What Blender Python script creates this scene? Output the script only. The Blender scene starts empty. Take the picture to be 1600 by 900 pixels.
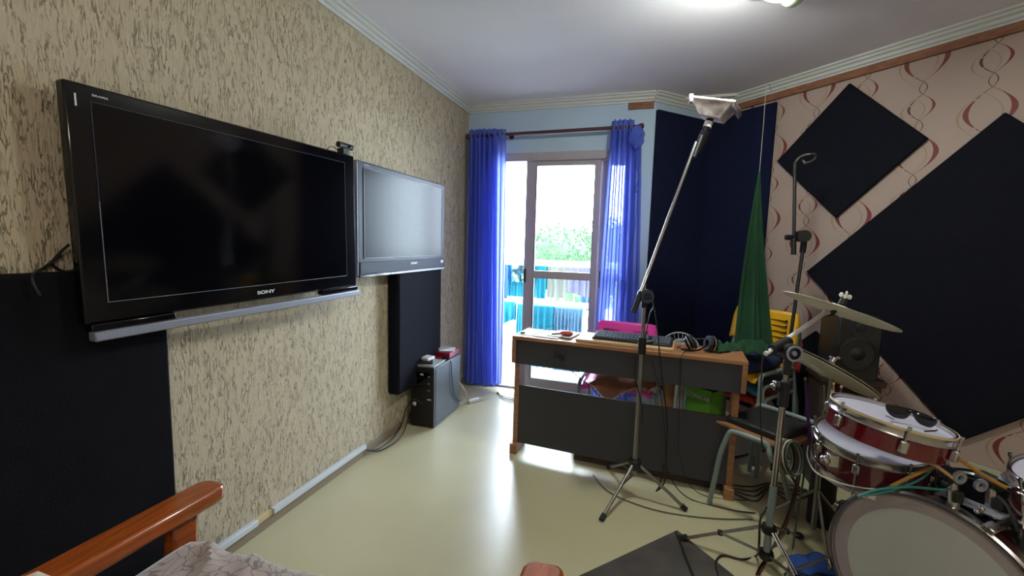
import bpy, bmesh, math, random
from mathutils import Vector, Matrix
random.seed(7)
R_ = math.radians; PI = math.pi; S = math.sqrt(.5)
COL = bpy.context.scene.collection

# ------------------------------------------------------------------ camera frame
F_ = 679.02; H = 1.32
CR = Vector((0.95388223, 0.29892396, 0.02744366))
CU = Vector((-0.05683539, 0.09007884, 0.99431159))
CF = Vector((-0.29475147, 0.95001593, -0.10291406))
C0 = Vector((0, 0, H))
def ray(x, y): return CF*F_ + CR*(x-800) - CU*(y-450)
def at(x, y, d):                     # measured point of the room: image position and distance in front of the lens
    r = ray(x, y); return C0 + r*(d/(r.dot(CF)))
def atz(x, y, z):
    r = ray(x, y); return C0 + r*((z-H)/r.z)
def aty(x, y, Y):
    r = ray(x, y); return C0 + r*(Y/r.y)
def atx(x, y, X):
    r = ray(x, y); return C0 + r*(X/r.x)

# ------------------------------------------------------------------ materials
def lin(c):
    if isinstance(c, str):
        c = c.lstrip('#'); c = [int(c[i:i+2], 16)/255 for i in (0, 2, 4)]
        c = [v/12.92 if v <= .04045 else ((v+.055)/1.055)**2.4 for v in c]
    return (*c[:3], 1)
def mat(name, col, rough=.5, metal=0, spec=.5, var=0, vscale=8, bump=0, bscale=60, stretch=(1, 1, 1), alpha=1, trans=0,
        emit=None, estr=0, coat=0, sheen=0, col2=None):
    m = bpy.data.materials.new(name); m.use_nodes = True
    nt = m.node_tree; b = nt.nodes['Principled BSDF']
    b.inputs['Base Color'].default_value = lin(col); b.inputs['Roughness'].default_value = rough
    b.inputs['Metallic'].default_value = metal; b.inputs['Specular IOR Level'].default_value = spec
    if alpha < 1: b.inputs['Alpha'].default_value = alpha
    if trans: b.inputs['Transmission Weight'].default_value = trans
    if coat: b.inputs['Coat Weight'].default_value = coat
    if sheen: b.inputs['Sheen Weight'].default_value = sheen
    if emit: b.inputs['Emission Color'].default_value = lin(emit); b.inputs['Emission Strength'].default_value = estr
    if var or bump or col2:
        tc = nt.nodes.new('ShaderNodeTexCoord'); mp = nt.nodes.new('ShaderNodeMapping')
        mp.inputs['Scale'].default_value = stretch
        nt.links.new(tc.outputs['Object'], mp.inputs['Vector'])
    if var or col2:
        n = nt.nodes.new('ShaderNodeTexNoise'); n.inputs['Scale'].default_value = vscale; n.inputs['Detail'].default_value = 4
        nt.links.new(mp.outputs[0], n.inputs['Vector'])
        mx = nt.nodes.new('ShaderNodeMix'); mx.data_type = 'RGBA'
        c = lin(col); c2 = lin(col2) if col2 else tuple(v*(1-var) for v in c[:3])+(1,)
        cr = nt.nodes.new('ShaderNodeValToRGB'); cr.color_ramp.elements[0].position = .38; cr.color_ramp.elements[1].position = .62
        nt.links.new(n.outputs['Fac'], cr.inputs[0]); nt.links.new(cr.outputs[0], mx.inputs[0])
        mx.inputs[6].default_value = c; mx.inputs[7].default_value = c2
        nt.links.new(mx.outputs[2], b.inputs['Base Color'])
    if bump:
        n2 = nt.nodes.new('ShaderNodeTexNoise'); n2.inputs['Scale'].default_value = bscale; n2.inputs['Detail'].default_value = 3
        nt.links.new(mp.outputs[0], n2.inputs['Vector'])
        bp = nt.nodes.new('ShaderNodeBump'); bp.inputs['Strength'].default_value = bump; bp.inputs['Distance'].default_value = .004
        nt.links.new(n2.outputs['Fac'], bp.inputs['Height']); nt.links.new(bp.outputs[0], b.inputs['Normal'])
    return m
M = {}
M['ceiling'] = mat('ceiling paint', '#f0edf5', .85, var=.04, vscale=1.5)
M['cornice'] = mat('cornice plaster', '#c9cccb', .7)
M['blue_wall'] = mat('pale blue paint', '#b0c6dc', .8, var=.05, vscale=2)
M['plain'] = mat('cream wall paint', '#cfc6b4', .9)
M['wallpaper'] = mat('wallpaper ground', '#a8948d', .75, var=.06, vscale=2.2)
M['wp_red'] = mat('wallpaper burgundy', '#712d30', .65)
M['wp_dark'] = mat('wallpaper brown', '#57302a', .65)
M['wp_ghost'] = mat('wallpaper ghost line', '#96806e', .75)
M['foam'] = mat('navy black acoustic foam', '#14151f', .95, spec=.12, var=.12, vscale=30, bump=.35, bscale=150)
M['foam_blue'] = mat('navy acoustic fabric', '#161b36', .95, spec=.12, var=.12, vscale=20, bump=.3, bscale=180)
M['foam_blk'] = mat('black acoustic fabric', '#100f15', .95, spec=.12, var=.2, vscale=12, bump=.3, bscale=150)
M['trimwood'] = mat('bare batten wood', '#8f5f47', .7, var=.35, vscale=14, stretch=(1, 1, 4))
M['base'] = mat('taupe baseboard', '#877765', .6)
M['alu'] = mat('anodised aluminium', '#a39ba0', .45)
M['alu_dark'] = mat('aluminium inner edge', '#75707a', .5)
M['black_pl'] = mat('black plastic', '#0d0d10', .45)
M['black_gl'] = mat('gloss black plastic', '#08080c', .12, spec=.5)
M['tv_screen'] = mat('black tv glass', '#040408', .10, spec=.45)
M['tv_screen2'] = mat('matt grey tv panel', '#10131c', .24, spec=.08)
M['tv_grey'] = mat('slate tv bezel', '#3a3f50', .4, spec=.12)
M['tv_grille'] = mat('grey speaker grille', '#505462', .6, spec=.1)
M['silver'] = mat('silver plastic', '#8f93a3', .4, metal=.3)
M['white_pl'] = mat('white plastic', '#d9d9dd', .4)
M['letter'] = mat('silver lettering', '#c9c9d0', .4)
M['duct'] = mat('white cable duct', '#c5cbd3', .4)
M['chrome'] = mat('worn chrome', '#b4b0b0', .22, metal=1)
M['steel'] = mat('dull steel tube', '#8f8b88', .34, metal=.9)
M['grey_tube'] = mat('grey enamel tube', '#7b8a89', .4)
M['black_mt'] = mat('black painted metal', '#141519', .4)
M['rubber'] = mat('black rubber', '#0b0b0d', .7)
M['orange_wood'] = mat('orange desk veneer', '#9c6e4c', .42, var=.25, vscale=5, stretch=(1, 9, 9))
M['pale_wood'] = mat('pale beech board', '#c3a37e', .4, var=.12, vscale=5, stretch=(1, 8, 8))
M['desk_black'] = mat('charcoal desk panel', '#2f2e34', .6, bump=.15, bscale=400)
M['sofa_wood'] = mat('varnished red wood', '#9a4c1c', .25, var=.3, vscale=10, stretch=(9, 1, 9), coat=.35)
M['pink'] = mat('hot pink plastic', '#f84bc0', .35)
M['yellow'] = mat('yellow plastic', '#d5a00a', .4)
M['teal_pl'] = mat('teal blue plastic', '#27698c', .4)
M['red_pl'] = mat('red plastic', '#b53c33', .45)
M['slot'] = mat('dark slot', '#3a2a10', .7)
M['navy'] = mat('navy cushion cloth', '#16244f', .9, var=.15)
M['green_cl'] = mat('green cloth', '#083a1e', .9, var=.22, vscale=9, bump=.2)
M['towel_br'] = mat('terracotta blanket', '#9c6a52', .95, var=.18, vscale=16, bump=.5, bscale=120)
M['fringe'] = mat('cream fringe', '#c9b3a0', .95)
M['paper'] = mat('white paper', '#e8e6e6', .7)
M['red_int'] = mat('red anodised metal', '#8a1f30', .35, metal=.3)
M['case'] = mat('graphite case panel', '#3b414b', .42, metal=.35)
M['cymbal'] = mat('worn brass bronze', '#ded8bf', .5, metal=.1, var=.15, vscale=4)
M['redshell'] = mat('wine red lacquer', '#5e0717', .14, coat=.7, spec=.6)
M['blackshell'] = mat('black lacquer', '#0a0a0d', .15, coat=.6)
M['drumhead'] = mat('coated white drumhead', '#b9b7cd', .5, var=.05)
M['bass_ring'] = mat('grey damping ring', '#9d9599', .75)
M['bass_head'] = mat('grey green drumhead', '#b7bbb9', .75, var=.05, vscale=5)
M['ivory'] = mat('aged ivory hoop', '#c8b48a', .55)
M['leather'] = mat('black seat vinyl', '#111315', .6, bump=.2, bscale=200)
M['rug'] = mat('charcoal felt rug', '#4a4645', .95, col2='#3a3635', vscale=6, bump=.4, bscale=150)
M['bluecl'] = mat('royal blue cloth', '#1c3f86', .9, var=.2)
M['greenbox'] = mat('lime green card', '#72c23c', .5)
M['brownbox'] = mat('brown card tube', '#b08a5c', .8, var=.1)
M['darkwood'] = mat('dark brown wood', '#3d2c25', .6, var=.2)
M['stickwood'] = mat('drumstick hickory', '#b98b5d', .5)
M['purple'] = mat('purple wrap', '#44206b', .5)
M['clearbag'] = mat('grey plastic', '#a2a2a4', .4)
M['teal_cl'] = mat('teal towel', '#0d6f80', .9, var=.12, vscale=5)
M['ltblue_cl'] = mat('pale blue denim towel', '#587a92', .9, var=.2, vscale=10)
M['beige_cl'] = mat('beige towel', '#7b776a', .9)
M['lilac_cl'] = mat('lilac grey towel', '#756c7c', .9, var=.12, vscale=10)
M['blue_cl2'] = mat('cobalt towel', '#24489a', .9)
M['tile'] = mat('white balcony tile', '#b3b0ac', .35)
M['white_mt'] = mat('white painted metal', '#dcdcd8', .4)
M['far_wall'] = mat('white render', '#d8d8d4', .9)
M['far_win'] = mat('far window glass', '#5d6670', .4)
M['trunk'] = mat('bark', '#5a4a3b', .9)
M['outlet'] = mat('pale green outlet plate', '#a9ad93', .5)
M['cord'] = mat('black cable', '#0d0c0e', .5)
M['cord_w'] = mat('white cable', '#b8b2a4', .5)
M['cord_t'] = mat('teal cable', '#1b6f6c', .5)
M['cord_r'] = mat('red brown cable', '#5c2b22', .5)
M['cord_g'] = mat('green grey cable', '#4a5a4c', .5)
M['cord_y'] = mat('amber rod', '#9b6f22', .5)
M['lens'] = mat('dark sunglass lens', '#0a0b0d', .1)
M['lamp_shell'] = mat('painted white metal with scuffs', '#ddd4d8', .5, col2='#a89da8', vscale=22)
M['lamp_in'] = mat('grey metal side', '#85818a', .4, metal=.4)
M['bulb'] = mat('lit lamp glass', '#ffffff', .3, emit='#f8fff0', estr=135)
M['glass_green'] = mat('greenish lamp glass', '#b9cbb9', .15, spec=.6)
M['seat_liner'] = mat('fabric edge', '#6d625e', .9)

def leafmat():
    m = mat('foliage', '#223a20', .8, col2='#38552f', vscale=1.6)
    return m
M['leaf'] = leafmat()

def glassmat():
    m = bpy.data.materials.new('door glass'); m.use_nodes = True; nt = m.node_tree
    b = nt.nodes['Principled BSDF']; nt.nodes.remove(b)
    out = nt.nodes['Material Output']
    t = nt.nodes.new('ShaderNodeBsdfTransparent'); t.inputs[0].default_value = (.93, .95, .95, 1)
    g = nt.nodes.new('ShaderNodeBsdfGlossy'); g.inputs['Roughness'].default_value = .02
    f = nt.nodes.new('ShaderNodeFresnel'); f.inputs[0].default_value = 1.45
    x = nt.nodes.new('ShaderNodeMixShader'); nt.links.new(f.outputs[0], x.inputs[0]); nt.links.new(t.outputs[0], x.inputs[1]); nt.links.new(g.outputs[0], x.inputs[2])
    nt.links.new(x.outputs[0], out.inputs[0]); return m
M['glass'] = glassmat()

def curtainmat():
    m = bpy.data.materials.new('blue voile'); m.use_nodes = True; nt = m.node_tree
    b = nt.nodes['Principled BSDF']; nt.nodes.remove(b); out = nt.nodes['Material Output']
    d = nt.nodes.new('ShaderNodeBsdfDiffuse'); d.inputs[0].default_value = lin('#6678d8')
    tl = nt.nodes.new('ShaderNodeBsdfTranslucent'); tl.inputs[0].default_value = lin('#93a4f0')
    tp = nt.nodes.new('ShaderNodeBsdfTransparent'); tp.inputs[0].default_value = (.55, .62, 1, 1)
    a = nt.nodes.new('ShaderNodeMixShader'); a.inputs[0].default_value = .42
    nt.links.new(d.outputs[0], a.inputs[1]); nt.links.new(tl.outputs[0], a.inputs[2])
    c = nt.nodes.new('ShaderNodeMixShader'); c.inputs[0].default_value = .16
    nt.links.new(a.outputs[0], c.inputs[1]); nt.links.new(tp.outputs[0], c.inputs[2])
    nt.links.new(c.outputs[0], out.inputs[0]); return m
M['curtain'] = curtainmat()
M['curtain_hem'] = mat('blue voile band', '#3348b8', .85)
M['rod'] = mat('dark red brown wood', '#4a2430', .4)

def stucco():
    m = bpy.data.materials.new('scratched stucco'); m.use_nodes = True; nt = m.node_tree
    N = nt.nodes.new; L = nt.links.new; b = nt.nodes['Principled BSDF']; b.inputs['Roughness'].default_value = .85
    b.inputs['Specular IOR Level'].default_value = .25
    tc = N('ShaderNodeTexCoord'); mp = N('ShaderNodeMapping'); mp.inputs['Scale'].default_value = (1, 1, .15); L(tc.outputs['Object'], mp.inputs[0])
    n = N('ShaderNodeTexNoise'); n.inputs['Scale'].default_value = 125; n.inputs['Detail'].default_value = 3.5; n.inputs['Distortion'].default_value = .25
    L(mp.outputs[0], n.inputs[0])
    s = N('ShaderNodeMath'); s.operation = 'SUBTRACT'; s.inputs[1].default_value = .5; L(n.outputs['Fac'], s.inputs[0])
    a = N('ShaderNodeMath'); a.operation = 'ABSOLUTE'; L(s.outputs[0], a.inputs[0])
    r = N('ShaderNodeMapRange'); r.inputs['From Min'].default_value = .004; r.inputs['From Max'].default_value = .038; L(a.outputs[0], r.inputs[0])
    n3 = N('ShaderNodeTexNoise'); n3.inputs['Scale'].default_value = 34; mp3 = N('ShaderNodeMapping'); mp3.inputs['Scale'].default_value = (1, 1, .4); L(tc.outputs['Object'], mp3.inputs[0]); L(mp3.outputs[0], n3.inputs[0])
    r3 = N('ShaderNodeMapRange'); r3.inputs['From Min'].default_value = .42; r3.inputs['From Max'].default_value = .58; L(n3.outputs['Fac'], r3.inputs[0])
    mxm = N('ShaderNodeMath'); mxm.operation = 'MAXIMUM'; L(r.outputs[0], mxm.inputs[0]);
    h3 = N('ShaderNodeMath'); h3.operation = 'MULTIPLY'; h3.inputs[1].default_value = .9; L(r3.outputs[0], h3.inputs[0]); L(h3.outputs[0], mxm.inputs[1])
    mx = N('ShaderNodeMix'); mx.data_type = 'RGBA'; L(mxm.outputs[0], mx.inputs[0])
    mx.inputs[6].default_value = lin('#a08f76'); mx.inputs[7].default_value = lin('#bbae97')  # grooves darker than the plaster: shading of the relief put into the colour
    L(mx.outputs[2], b.inputs['Base Color'])
    bp = N('ShaderNodeBump'); bp.inputs['Strength'].default_value = 1.0; bp.inputs['Distance'].default_value = .009
    L(mxm.outputs[0], bp.inputs['Height']); L(bp.outputs[0], b.inputs['Normal'])
    return m
M['stucco'] = stucco()

def floormat():
    m = mat('cream vinyl floor', '#b9b293', .28, spec=.65, var=.05, vscale=3)
    nt = m.node_tree; b = nt.nodes['Principled BSDF']
    n = nt.nodes.new('ShaderNodeTexNoise'); n.inputs['Scale'].default_value = 220
    tc = nt.nodes.new('ShaderNodeTexCoord'); nt.links.new(tc.outputs['Object'], n.inputs[0])
    bp = nt.nodes.new('ShaderNodeBump'); bp.inputs['Strength'].default_value = .12; bp.inputs['Distance'].default_value = .002
    nt.links.new(n.outputs['Fac'], bp.inputs['Height']); nt.links.new(bp.outputs[0], b.inputs['Normal'])
    return m
M['floor'] = floormat()

def velvet():
    m = mat('mauve leaf pattern velvet', '#8d7a76', .8, sheen=.5)
    nt = m.node_tree; b = nt.nodes['Principled BSDF']; N = nt.nodes.new; L = nt.links.new
    tc = N('ShaderNodeTexCoord'); v = N('ShaderNodeTexVoronoi'); v.feature = 'DISTANCE_TO_EDGE'; v.inputs['Scale'].default_value = 26
    n = N('ShaderNodeTexNoise'); n.inputs['Scale'].default_value = 9; ad = N('ShaderNodeMix'); ad.data_type = 'RGBA'; ad.inputs[0].default_value = .22
    L(tc.outputs['Object'], n.inputs[0]); L(tc.outputs['Object'], ad.inputs[6]); L(n.outputs['Color'], ad.inputs[7]); L(ad.outputs[2], v.inputs[0])
    r = N('ShaderNodeMapRange'); r.inputs['From Min'].default_value = .02; r.inputs['From Max'].default_value = .07; L(v.outputs['Distance'], r.inputs[0])
    mx = N('ShaderNodeMix'); mx.data_type = 'RGBA'; L(r.outputs[0], mx.inputs[0]); mx.inputs[6].default_value = lin('#5c4b47'); mx.inputs[7].default_value = lin('#938079')
    L(mx.outputs[2], b.inputs['Base Color']); return m
M['velvet'] = velvet()
def floral():
    m = mat('floral print cloth', '#1c3b4a', .9); nt = m.node_tree; b = nt.nodes['Principled BSDF']; N = nt.nodes.new; L = nt.links.new
    tc = N('ShaderNodeTexCoord'); v = N('ShaderNodeTexNoise'); v.inputs['Scale'].default_value = 16; L(tc.outputs['Object'], v.inputs[0])
    cr = N('ShaderNodeValToRGB'); L(v.outputs['Fac'], cr.inputs[0]); cr.color_ramp.interpolation = 'CONSTANT'
    e = cr.color_ramp.elements; e[0].color = lin('#16303c'); e[1].position = .53; e[1].color = lin('#d0604f')
    x = e.new(.46); x.color = lin('#2b8f97'); x = e.new(.63); x.color = lin('#e6c2b4')
    L(cr.outputs[0], b.inputs['Base Color']); return m
M['floral'] = floral()

# ------------------------------------------------------------------ mesh tools
def V(*a): return Vector(a)
class MB:
    def __init__(s): s.v = []; s.f = []; s.m = []; s.mi = 0
    def add(s, vs, fs):
        n = len(s.v); s.v += [tuple(v) for v in vs]; s.f += [tuple(i+n for i in f) for f in fs]; s.m += [s.mi]*len(fs); return s
    def mat(s, i): s.mi = i; return s
    def box(s, a, b, mtx=None):
        x0, y0, z0 = a; x1, y1, z1 = b
        vs = [V(x, y, z) for z in (z0, z1) for y in (y0, y1) for x in (x0, x1)]
        if mtx: vs = [mtx @ v for v in vs]
        return s.add(vs, [(0, 2, 3, 1), (4, 5, 7, 6), (0, 1, 5, 4), (2, 6, 7, 3), (0, 4, 6, 2), (1, 3, 7, 5)])
    def cbox(s, c, sz, mtx=None):
        a = V(*c)-V(*sz)/2; b = V(*c)+V(*sz)/2; return s.box(a, b, mtx)
    def tube(s, pts, r, seg=10, closed=False, caps=True, flat=1):
        pts = [Vector(p) for p in pts]; n = len(pts); rs = r if isinstance(r, (list, tuple)) else [r]*n
        up = None; rings = []
        for i, p in enumerate(pts):
            if closed: t = pts[(i+1) % n]-pts[i-1]
            else: t = pts[min(i+1, n-1)]-pts[max(i-1, 0)]
            if t.length < 1e-9: t = V(0, 0, 1)
            t.normalize()
            if up is None:
                up = t.cross(V(0, 0, 1));
                if up.length < .1: up = t.cross(V(0, 1, 0))
                up.normalize()
            up = up - t*up.dot(t); up.normalize(); w = t.cross(up)
            rings.append([p+(up*math.cos(k*2*PI/seg)+w*math.sin(k*2*PI/seg)*flat)*rs[i] for k in range(seg)])
        vs = [v for rg in rings for v in rg]; fs = []
        for i in range(n if closed else n-1):
            j = (i+1) % n
            for k in range(seg): fs.append((i*seg+k, i*seg+(k+1) % seg, j*seg+(k+1) % seg, j*seg+k))
        if not closed and caps: fs.append(tuple(reversed(range(seg)))); fs.append(tuple((n-1)*seg+k for k in range(seg)))
        return s.add(vs, fs)
    def cyl(s, a, b, r, r2=None, seg=20): return s.tube([a, b], [r, r if r2 is None else r2], seg)
    def lathe(s, prof, o=(0, 0, 0), ax=(0, 0, 1), seg=40, closed=False):   # prof: (radius, height)
        ax = V(*ax).normalized(); a = ax.cross(V(0, 1, 0) if abs(ax.y) < .9 else V(1, 0, 0)).normalized(); b = ax.cross(a); o = V(*o)
        vs = []; fs = []; n = len(prof)
        for (r, h) in prof:
            for k in range(seg):
                t = k*2*PI/seg; vs.append(o+ax*h+(a*math.cos(t)+b*math.sin(t))*max(r, 1e-5))
        for i in range(n if closed else n-1):
            j = (i+1) % n
            for k in range(seg): fs.append((i*seg+k, i*seg+(k+1) % seg, j*seg+(k+1) % seg, j*seg+k))
        return s.add(vs, fs)
    def ball(s, c, r, seg=16, sc=(1, 1, 1)):
        vs = []; fs = []; c = V(*c); n = seg//2+1
        for i in range(n):
            th = PI*i/(n-1)
            for k in range(seg):
                ph = 2*PI*k/seg; vs.append(c+V(math.sin(th)*math.cos(ph)*sc[0], math.sin(th)*math.sin(ph)*sc[1], math.cos(th)*sc[2])*r)
        for i in range(n-1):
            for k in range(seg): fs.append((i*seg+k, (i+1)*seg+k, (i+1)*seg+(k+1) % seg, i*seg+(k+1) % seg))
        return s.add(vs, fs)
    def prism(s, poly, d):     # poly: 3-D points, d: extrusion vector
        n = len(poly); d = Vector(d); vs = [Vector(p) for p in poly]+[Vector(p)+d for p in poly]
        fs = [tuple(range(n)), tuple(reversed(range(n, 2*n)))]+[(i, i+n, (i+1) % n+n, (i+1) % n) for i in range(n)]
        return s.add(vs, fs)
    def grid(s, fn, nu, nv, thick=None):
        vs = [Vector(fn(i/nu, j/nv)) for j in range(nv+1) for i in range(nu+1)]; w = nu+1
        fs = [(j*w+i, j*w+i+1, (j+1)*w+i+1, (j+1)*w+i) for j in range(nv) for i in range(nu)]
        return s.add(vs, fs)
def build(name, mb, mats, parent=None, bevel=0, sub=0, solid=0, smooth=True, ang=38, label=None):
    me = bpy.data.meshes.new(name); me.from_pydata(mb.v, [], mb.f); me.validate()
    if not isinstance(mats, (list, tuple)): mats = [mats]
    for m in mats: me.materials.append(M[m] if isinstance(m, str) else m)
    if len(mats) > 1 and len(me.polygons) == len(mb.m):
        me.polygons.foreach_set('material_index', mb.m)
    bm = bmesh.new(); bm.from_mesh(me); bmesh.ops.remove_doubles(bm, verts=bm.verts, dist=1e-6); bmesh.ops.recalc_face_normals(bm, faces=bm.faces); bm.to_mesh(me); bm.free()
    if smooth: me.shade_smooth(); me.set_sharp_from_angle(angle=R_(ang))
    o = bpy.data.objects.new(name, me); COL.objects.link(o)
    if solid:
        q = o.modifiers.new('solid', 'SOLIDIFY'); q.thickness = solid; q.offset = 0
    if bevel:
        q = o.modifiers.new('bevel', 'BEVEL'); q.width = bevel; q.segments = 2; q.limit_method = 'ANGLE'; q.angle_limit = R_(40)
    if sub:
        q = o.modifiers.new('sub', 'SUBSURF'); q.levels = sub; q.render_levels = sub
    if parent:
        o.parent = parent
        if parent.type == 'EMPTY' and parent.get('w'): o.location = -Vector(parent['w'])
    if label: o['label'] = label
    return o
def tag(o, label, cat, group=None, kind=None):
    o['label'] = label; o['category'] = cat
    if group: o['group'] = group
    if kind: o['kind'] = kind
    return o
def thing(name, label, cat, loc=(0, 0, 0), group=None, world=True, rz=0):
    o = bpy.data.objects.new(name, None); COL.objects.link(o); o.location = loc; o.rotation_euler = (0, 0, rz)
    o.empty_display_size = .05
    if world: o['w'] = tuple(loc)
    return tag(o, label, cat, group)
def struct(name, mb, mats, parent=None, **k):
    o = build(name, mb, mats, parent, **k)
    if not parent: o['kind'] = 'structure'
    return o
def copy_tree(o, parent=None):
    c = o.copy(); COL.objects.link(c)
    if parent: c.parent = parent
    for ch in list(o.children): copy_tree(ch, c)
    return c
def smooth_path(pts, n=8, closed=False):
    pts = [Vector(p) for p in pts]; out = []; N = len(pts)
    rng = range(N if closed else N-1)
    for i in rng:
        if closed: p0, p1, p2, p3 = pts[i-1], pts[i], pts[(i+1) % N], pts[(i+2) % N]
        else: p0, p1, p2, p3 = pts[max(i-1, 0)], pts[i], pts[i+1], pts[min(i+2, N-1)]
        for k in range(n):
            t = k/n; out.append(.5*((2*p1)+(p2-p0)*t+(2*p0-5*p1+4*p2-p3)*t*t+(3*p1-p0-3*p2+p3)*t**3))
    if not closed: out.append(pts[-1])
    return out
def cable(name, pts, r, m, label, cat='cable', group=None, n=8):
    o = build(name, MB().tube(smooth_path(pts, n), r, 6), m); return tag(o, label, cat, group)
def text(name, body, size, mtx, m, parent, ext=.0008, sx=1.0, bold=0):
    c = bpy.data.curves.new(name, 'FONT'); c.body = body; c.size = size; c.extrude = ext; c.align_x = 'CENTER'; c.align_y = 'CENTER'; c.offset = bold
    tmp = bpy.data.objects.new(name, c); COL.objects.link(tmp); dg = bpy.context.evaluated_depsgraph_get()
    me = bpy.data.meshes.new_from_object(tmp.evaluated_get(dg)); bpy.data.objects.remove(tmp); bpy.data.curves.remove(c)
    o = bpy.data.objects.new(name, me); COL.objects.link(o); me.materials.clear(); me.materials.append(M[m]); o.parent = parent
    mm = mtx @ Matrix.Diagonal((sx, 1, 1, 1))
    if parent and parent.type == 'EMPTY' and parent.get('w'): mm = Matrix.Translation(-Vector(parent['w'])) @ mm
    o.matrix_local = mm
    return o

# ------------------------------------------------------------------ the room
XL = -1.594; YB = 3.705; ZC = 2.52; ZK = 2.453
DW = 3.1947                       # right wall: (x+y)*S = DW
CX, CY = .4035, 4.1145            # far corner where the recess wall meets the right wall
def wr(a, z, off=0):              # point on the right wall; a runs along it (S,-S); off into the room
    q = V(S, -S, 0)*a + V(S, S, 0)*(DW-off); q.z = z; return q
aC = (CX-CY)*S
XE = 2.9; YE = DW/S-XE; aE = (XE-YE)*S; YR = -1.8
YT = .14                           # wall thickness
struct('floor', MB().prism([(XL-.1, YR-.1, 0), (XE+.1, YR-.1, 0), (XE+.1, YE+.1, 0), (CX+.05, CY+.1, 0), (-.011, YB+YT, 0), (XL-.1, YB+YT, 0)][::-1], (0, 0, -.1)), 'floor', smooth=False)
struct('ceiling', MB().prism([(XL-.1, YR-.1, ZC), (XE+.1, YR-.1, ZC), (XE+.1, YE+.1, ZC), (CX+.05, CY+.1, ZC), (-.011, YB+YT, ZC), (XL-.1, YB+YT, ZC)], (0, 0, .1)), 'ceiling', smooth=False)
struct('wall_left', MB().box((XL-.12, YR-.1, 0), (XL, YB+YT, ZC)), 'stucco', smooth=False)
DX0, DX1, DZ = -1.30, -.13, 2.06      # door opening
w = MB().box((XL, YB, 0), (DX0, YB+YT, ZC)).box((DX1, YB, 0), (-.011, YB+YT, ZC)).box((DX0, YB, DZ), (DX1, YB+YT, ZC))
struct('wall_back', w, 'blue_wall', smooth=False)
e = V(-S, S, 0)*.1
struct('wall_corner', MB().prism([(-.011, YB, 0), (CX, CY, 0), tuple(V(CX, CY, 0)+e), tuple(V(-.011, YB, 0)+e)], (0, 0, ZC)), 'blue_wall', smooth=False)
# wallpapered wall with its ribbon pattern
w = MB(); p, q = wr(aC, 0), wr(aE, 0); nn = V(S, S, 0)*.1
w.prism([p, q, q+nn, p+nn], (0, 0, ZC))
def arc(mb, a0, z0, z1, amp, t_min, t_max, thick0, thick1, mi, off=.0006, shift=0, zs=0, dashes=None):
    mb.mat(mi); n = 26
    segs = dashes or [(0, 1)]
    for (s0, s1) in segs:
        L = []; Rr = []
        k = max(3, int(n*(s1-s0)))
        for i in range(k+1):
            t = s0+(s1-s0)*i/k
            x = a0+shift+amp*math.sin(PI*t)**.92 if 0 < t < 1 else a0+shift
            z = z0+(z1-z0)*t+zs
            th = thick0+(thick1-thick0)*math.sin(PI*t)**3
            L.append(wr(x-th/2, z, off)); Rr.append(wr(x+th/2, z, off))
        for i in range(k): mb.add([L[i], Rr[i], Rr[i+1], L[i+1]], [(0, 1, 2, 3)])
period = .51
seq = [('s', .068), ('l', .232), ('s', .068), ('m', .142)]      # from the top down
for ci in range(-3, 12):
    a0 = -1.745+.277*ci
    if a0 < aC+.05 or a0 > 1.4: continue
    ztop = 2.07 if ci % 2 == 0 else 2.24
    z = ztop+period*2
    while z > .05:
        for kind, hh in seq:
            z0, z1 = z, z-hh; z = z1
            if z0 > 2.519 or z1 > 2.41 or z1 < .02: continue
            if kind == 's':
                arc(w, a0, z0, z1, .017, 0, 1, .0035, .005, 2); arc(w, a0, z0, z1, -.017, 0, 1, .0035, .004, 2, off=.0009)
            else:
                A = .088 if kind == 'l' else .055; tk = .024 if kind == 'l' else .014
                arc(w, a0, z0, z1, A*.95, 0, 1, .0035, .006, 3, off=.0003, shift=-.035, zs=-.015)
                arc(w, a0, z0, z1, -A*.95, 0, 1, .0035, .010, 3, off=.0003, shift=-.035, zs=-.015)
                arc(w, a0, z0, z1, A, 0, 1, .003, tk, 1)
                arc(w, a0, z0, z1, -A, 0, 1, .0045, tk*.95, 2 if kind == 'm' else 1, off=.0009, dashes=[(0, .1), (.125, .2), (.23, .82), (.85, 1)] if kind == 'l' else [(0, .12), (.17, .34), (.38, .72), (.76, 1)])
w.mat(0)
o = struct('wall_right', w, ['wallpaper', 'wp_red', 'wp_dark', 'wp_ghost'], smooth=False)
struct('wall_side', MB().box((XE, YR-.1, 0), (XE+.1, YE, ZC)), 'plain', smooth=False)
struct('wall_rear', MB().box((XL, YR-.1, 0), (XE, YR, ZC)), 'plain', smooth=False)

# cornices (stepped plaster profile)
def cornice(name, a, b, inward, ext=0):
    a = Vector(a); b = Vector(b); iv = Vector(inward).normalized(); d = (b-a).normalized(); a = a-d*ext; b = b+d*ext
    prof = [(0, ZK), (.012, ZK), (.014, ZK+.014), (.026, ZK+.018), (.03, ZK+.034), (.046, ZK+.04), (.05, ZK+.052), (.064, ZK+.056), (.066, ZC), (0, ZC)]
    struct(name, MB().prism([(a.x+iv.x*r, a.y+iv.y*r, z-.0005) for r, z in prof], b-a), 'cornice', smooth=False)
cornice('trim_1', (XL, YR, 0), (XL, YB, 0), (1, 0, 0))
cornice('trim_2', (XL, YB, 0), (-.011, YB, 0), (0, -1, 0), .0)
cornice('trim_3', (-.011, YB, 0), (CX, CY, 0), (S, -S, 0), .03)
cornice('trim_4', (CX, CY, 0), (XE, YE, 0), (-S, -S, 0), .03)
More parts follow.
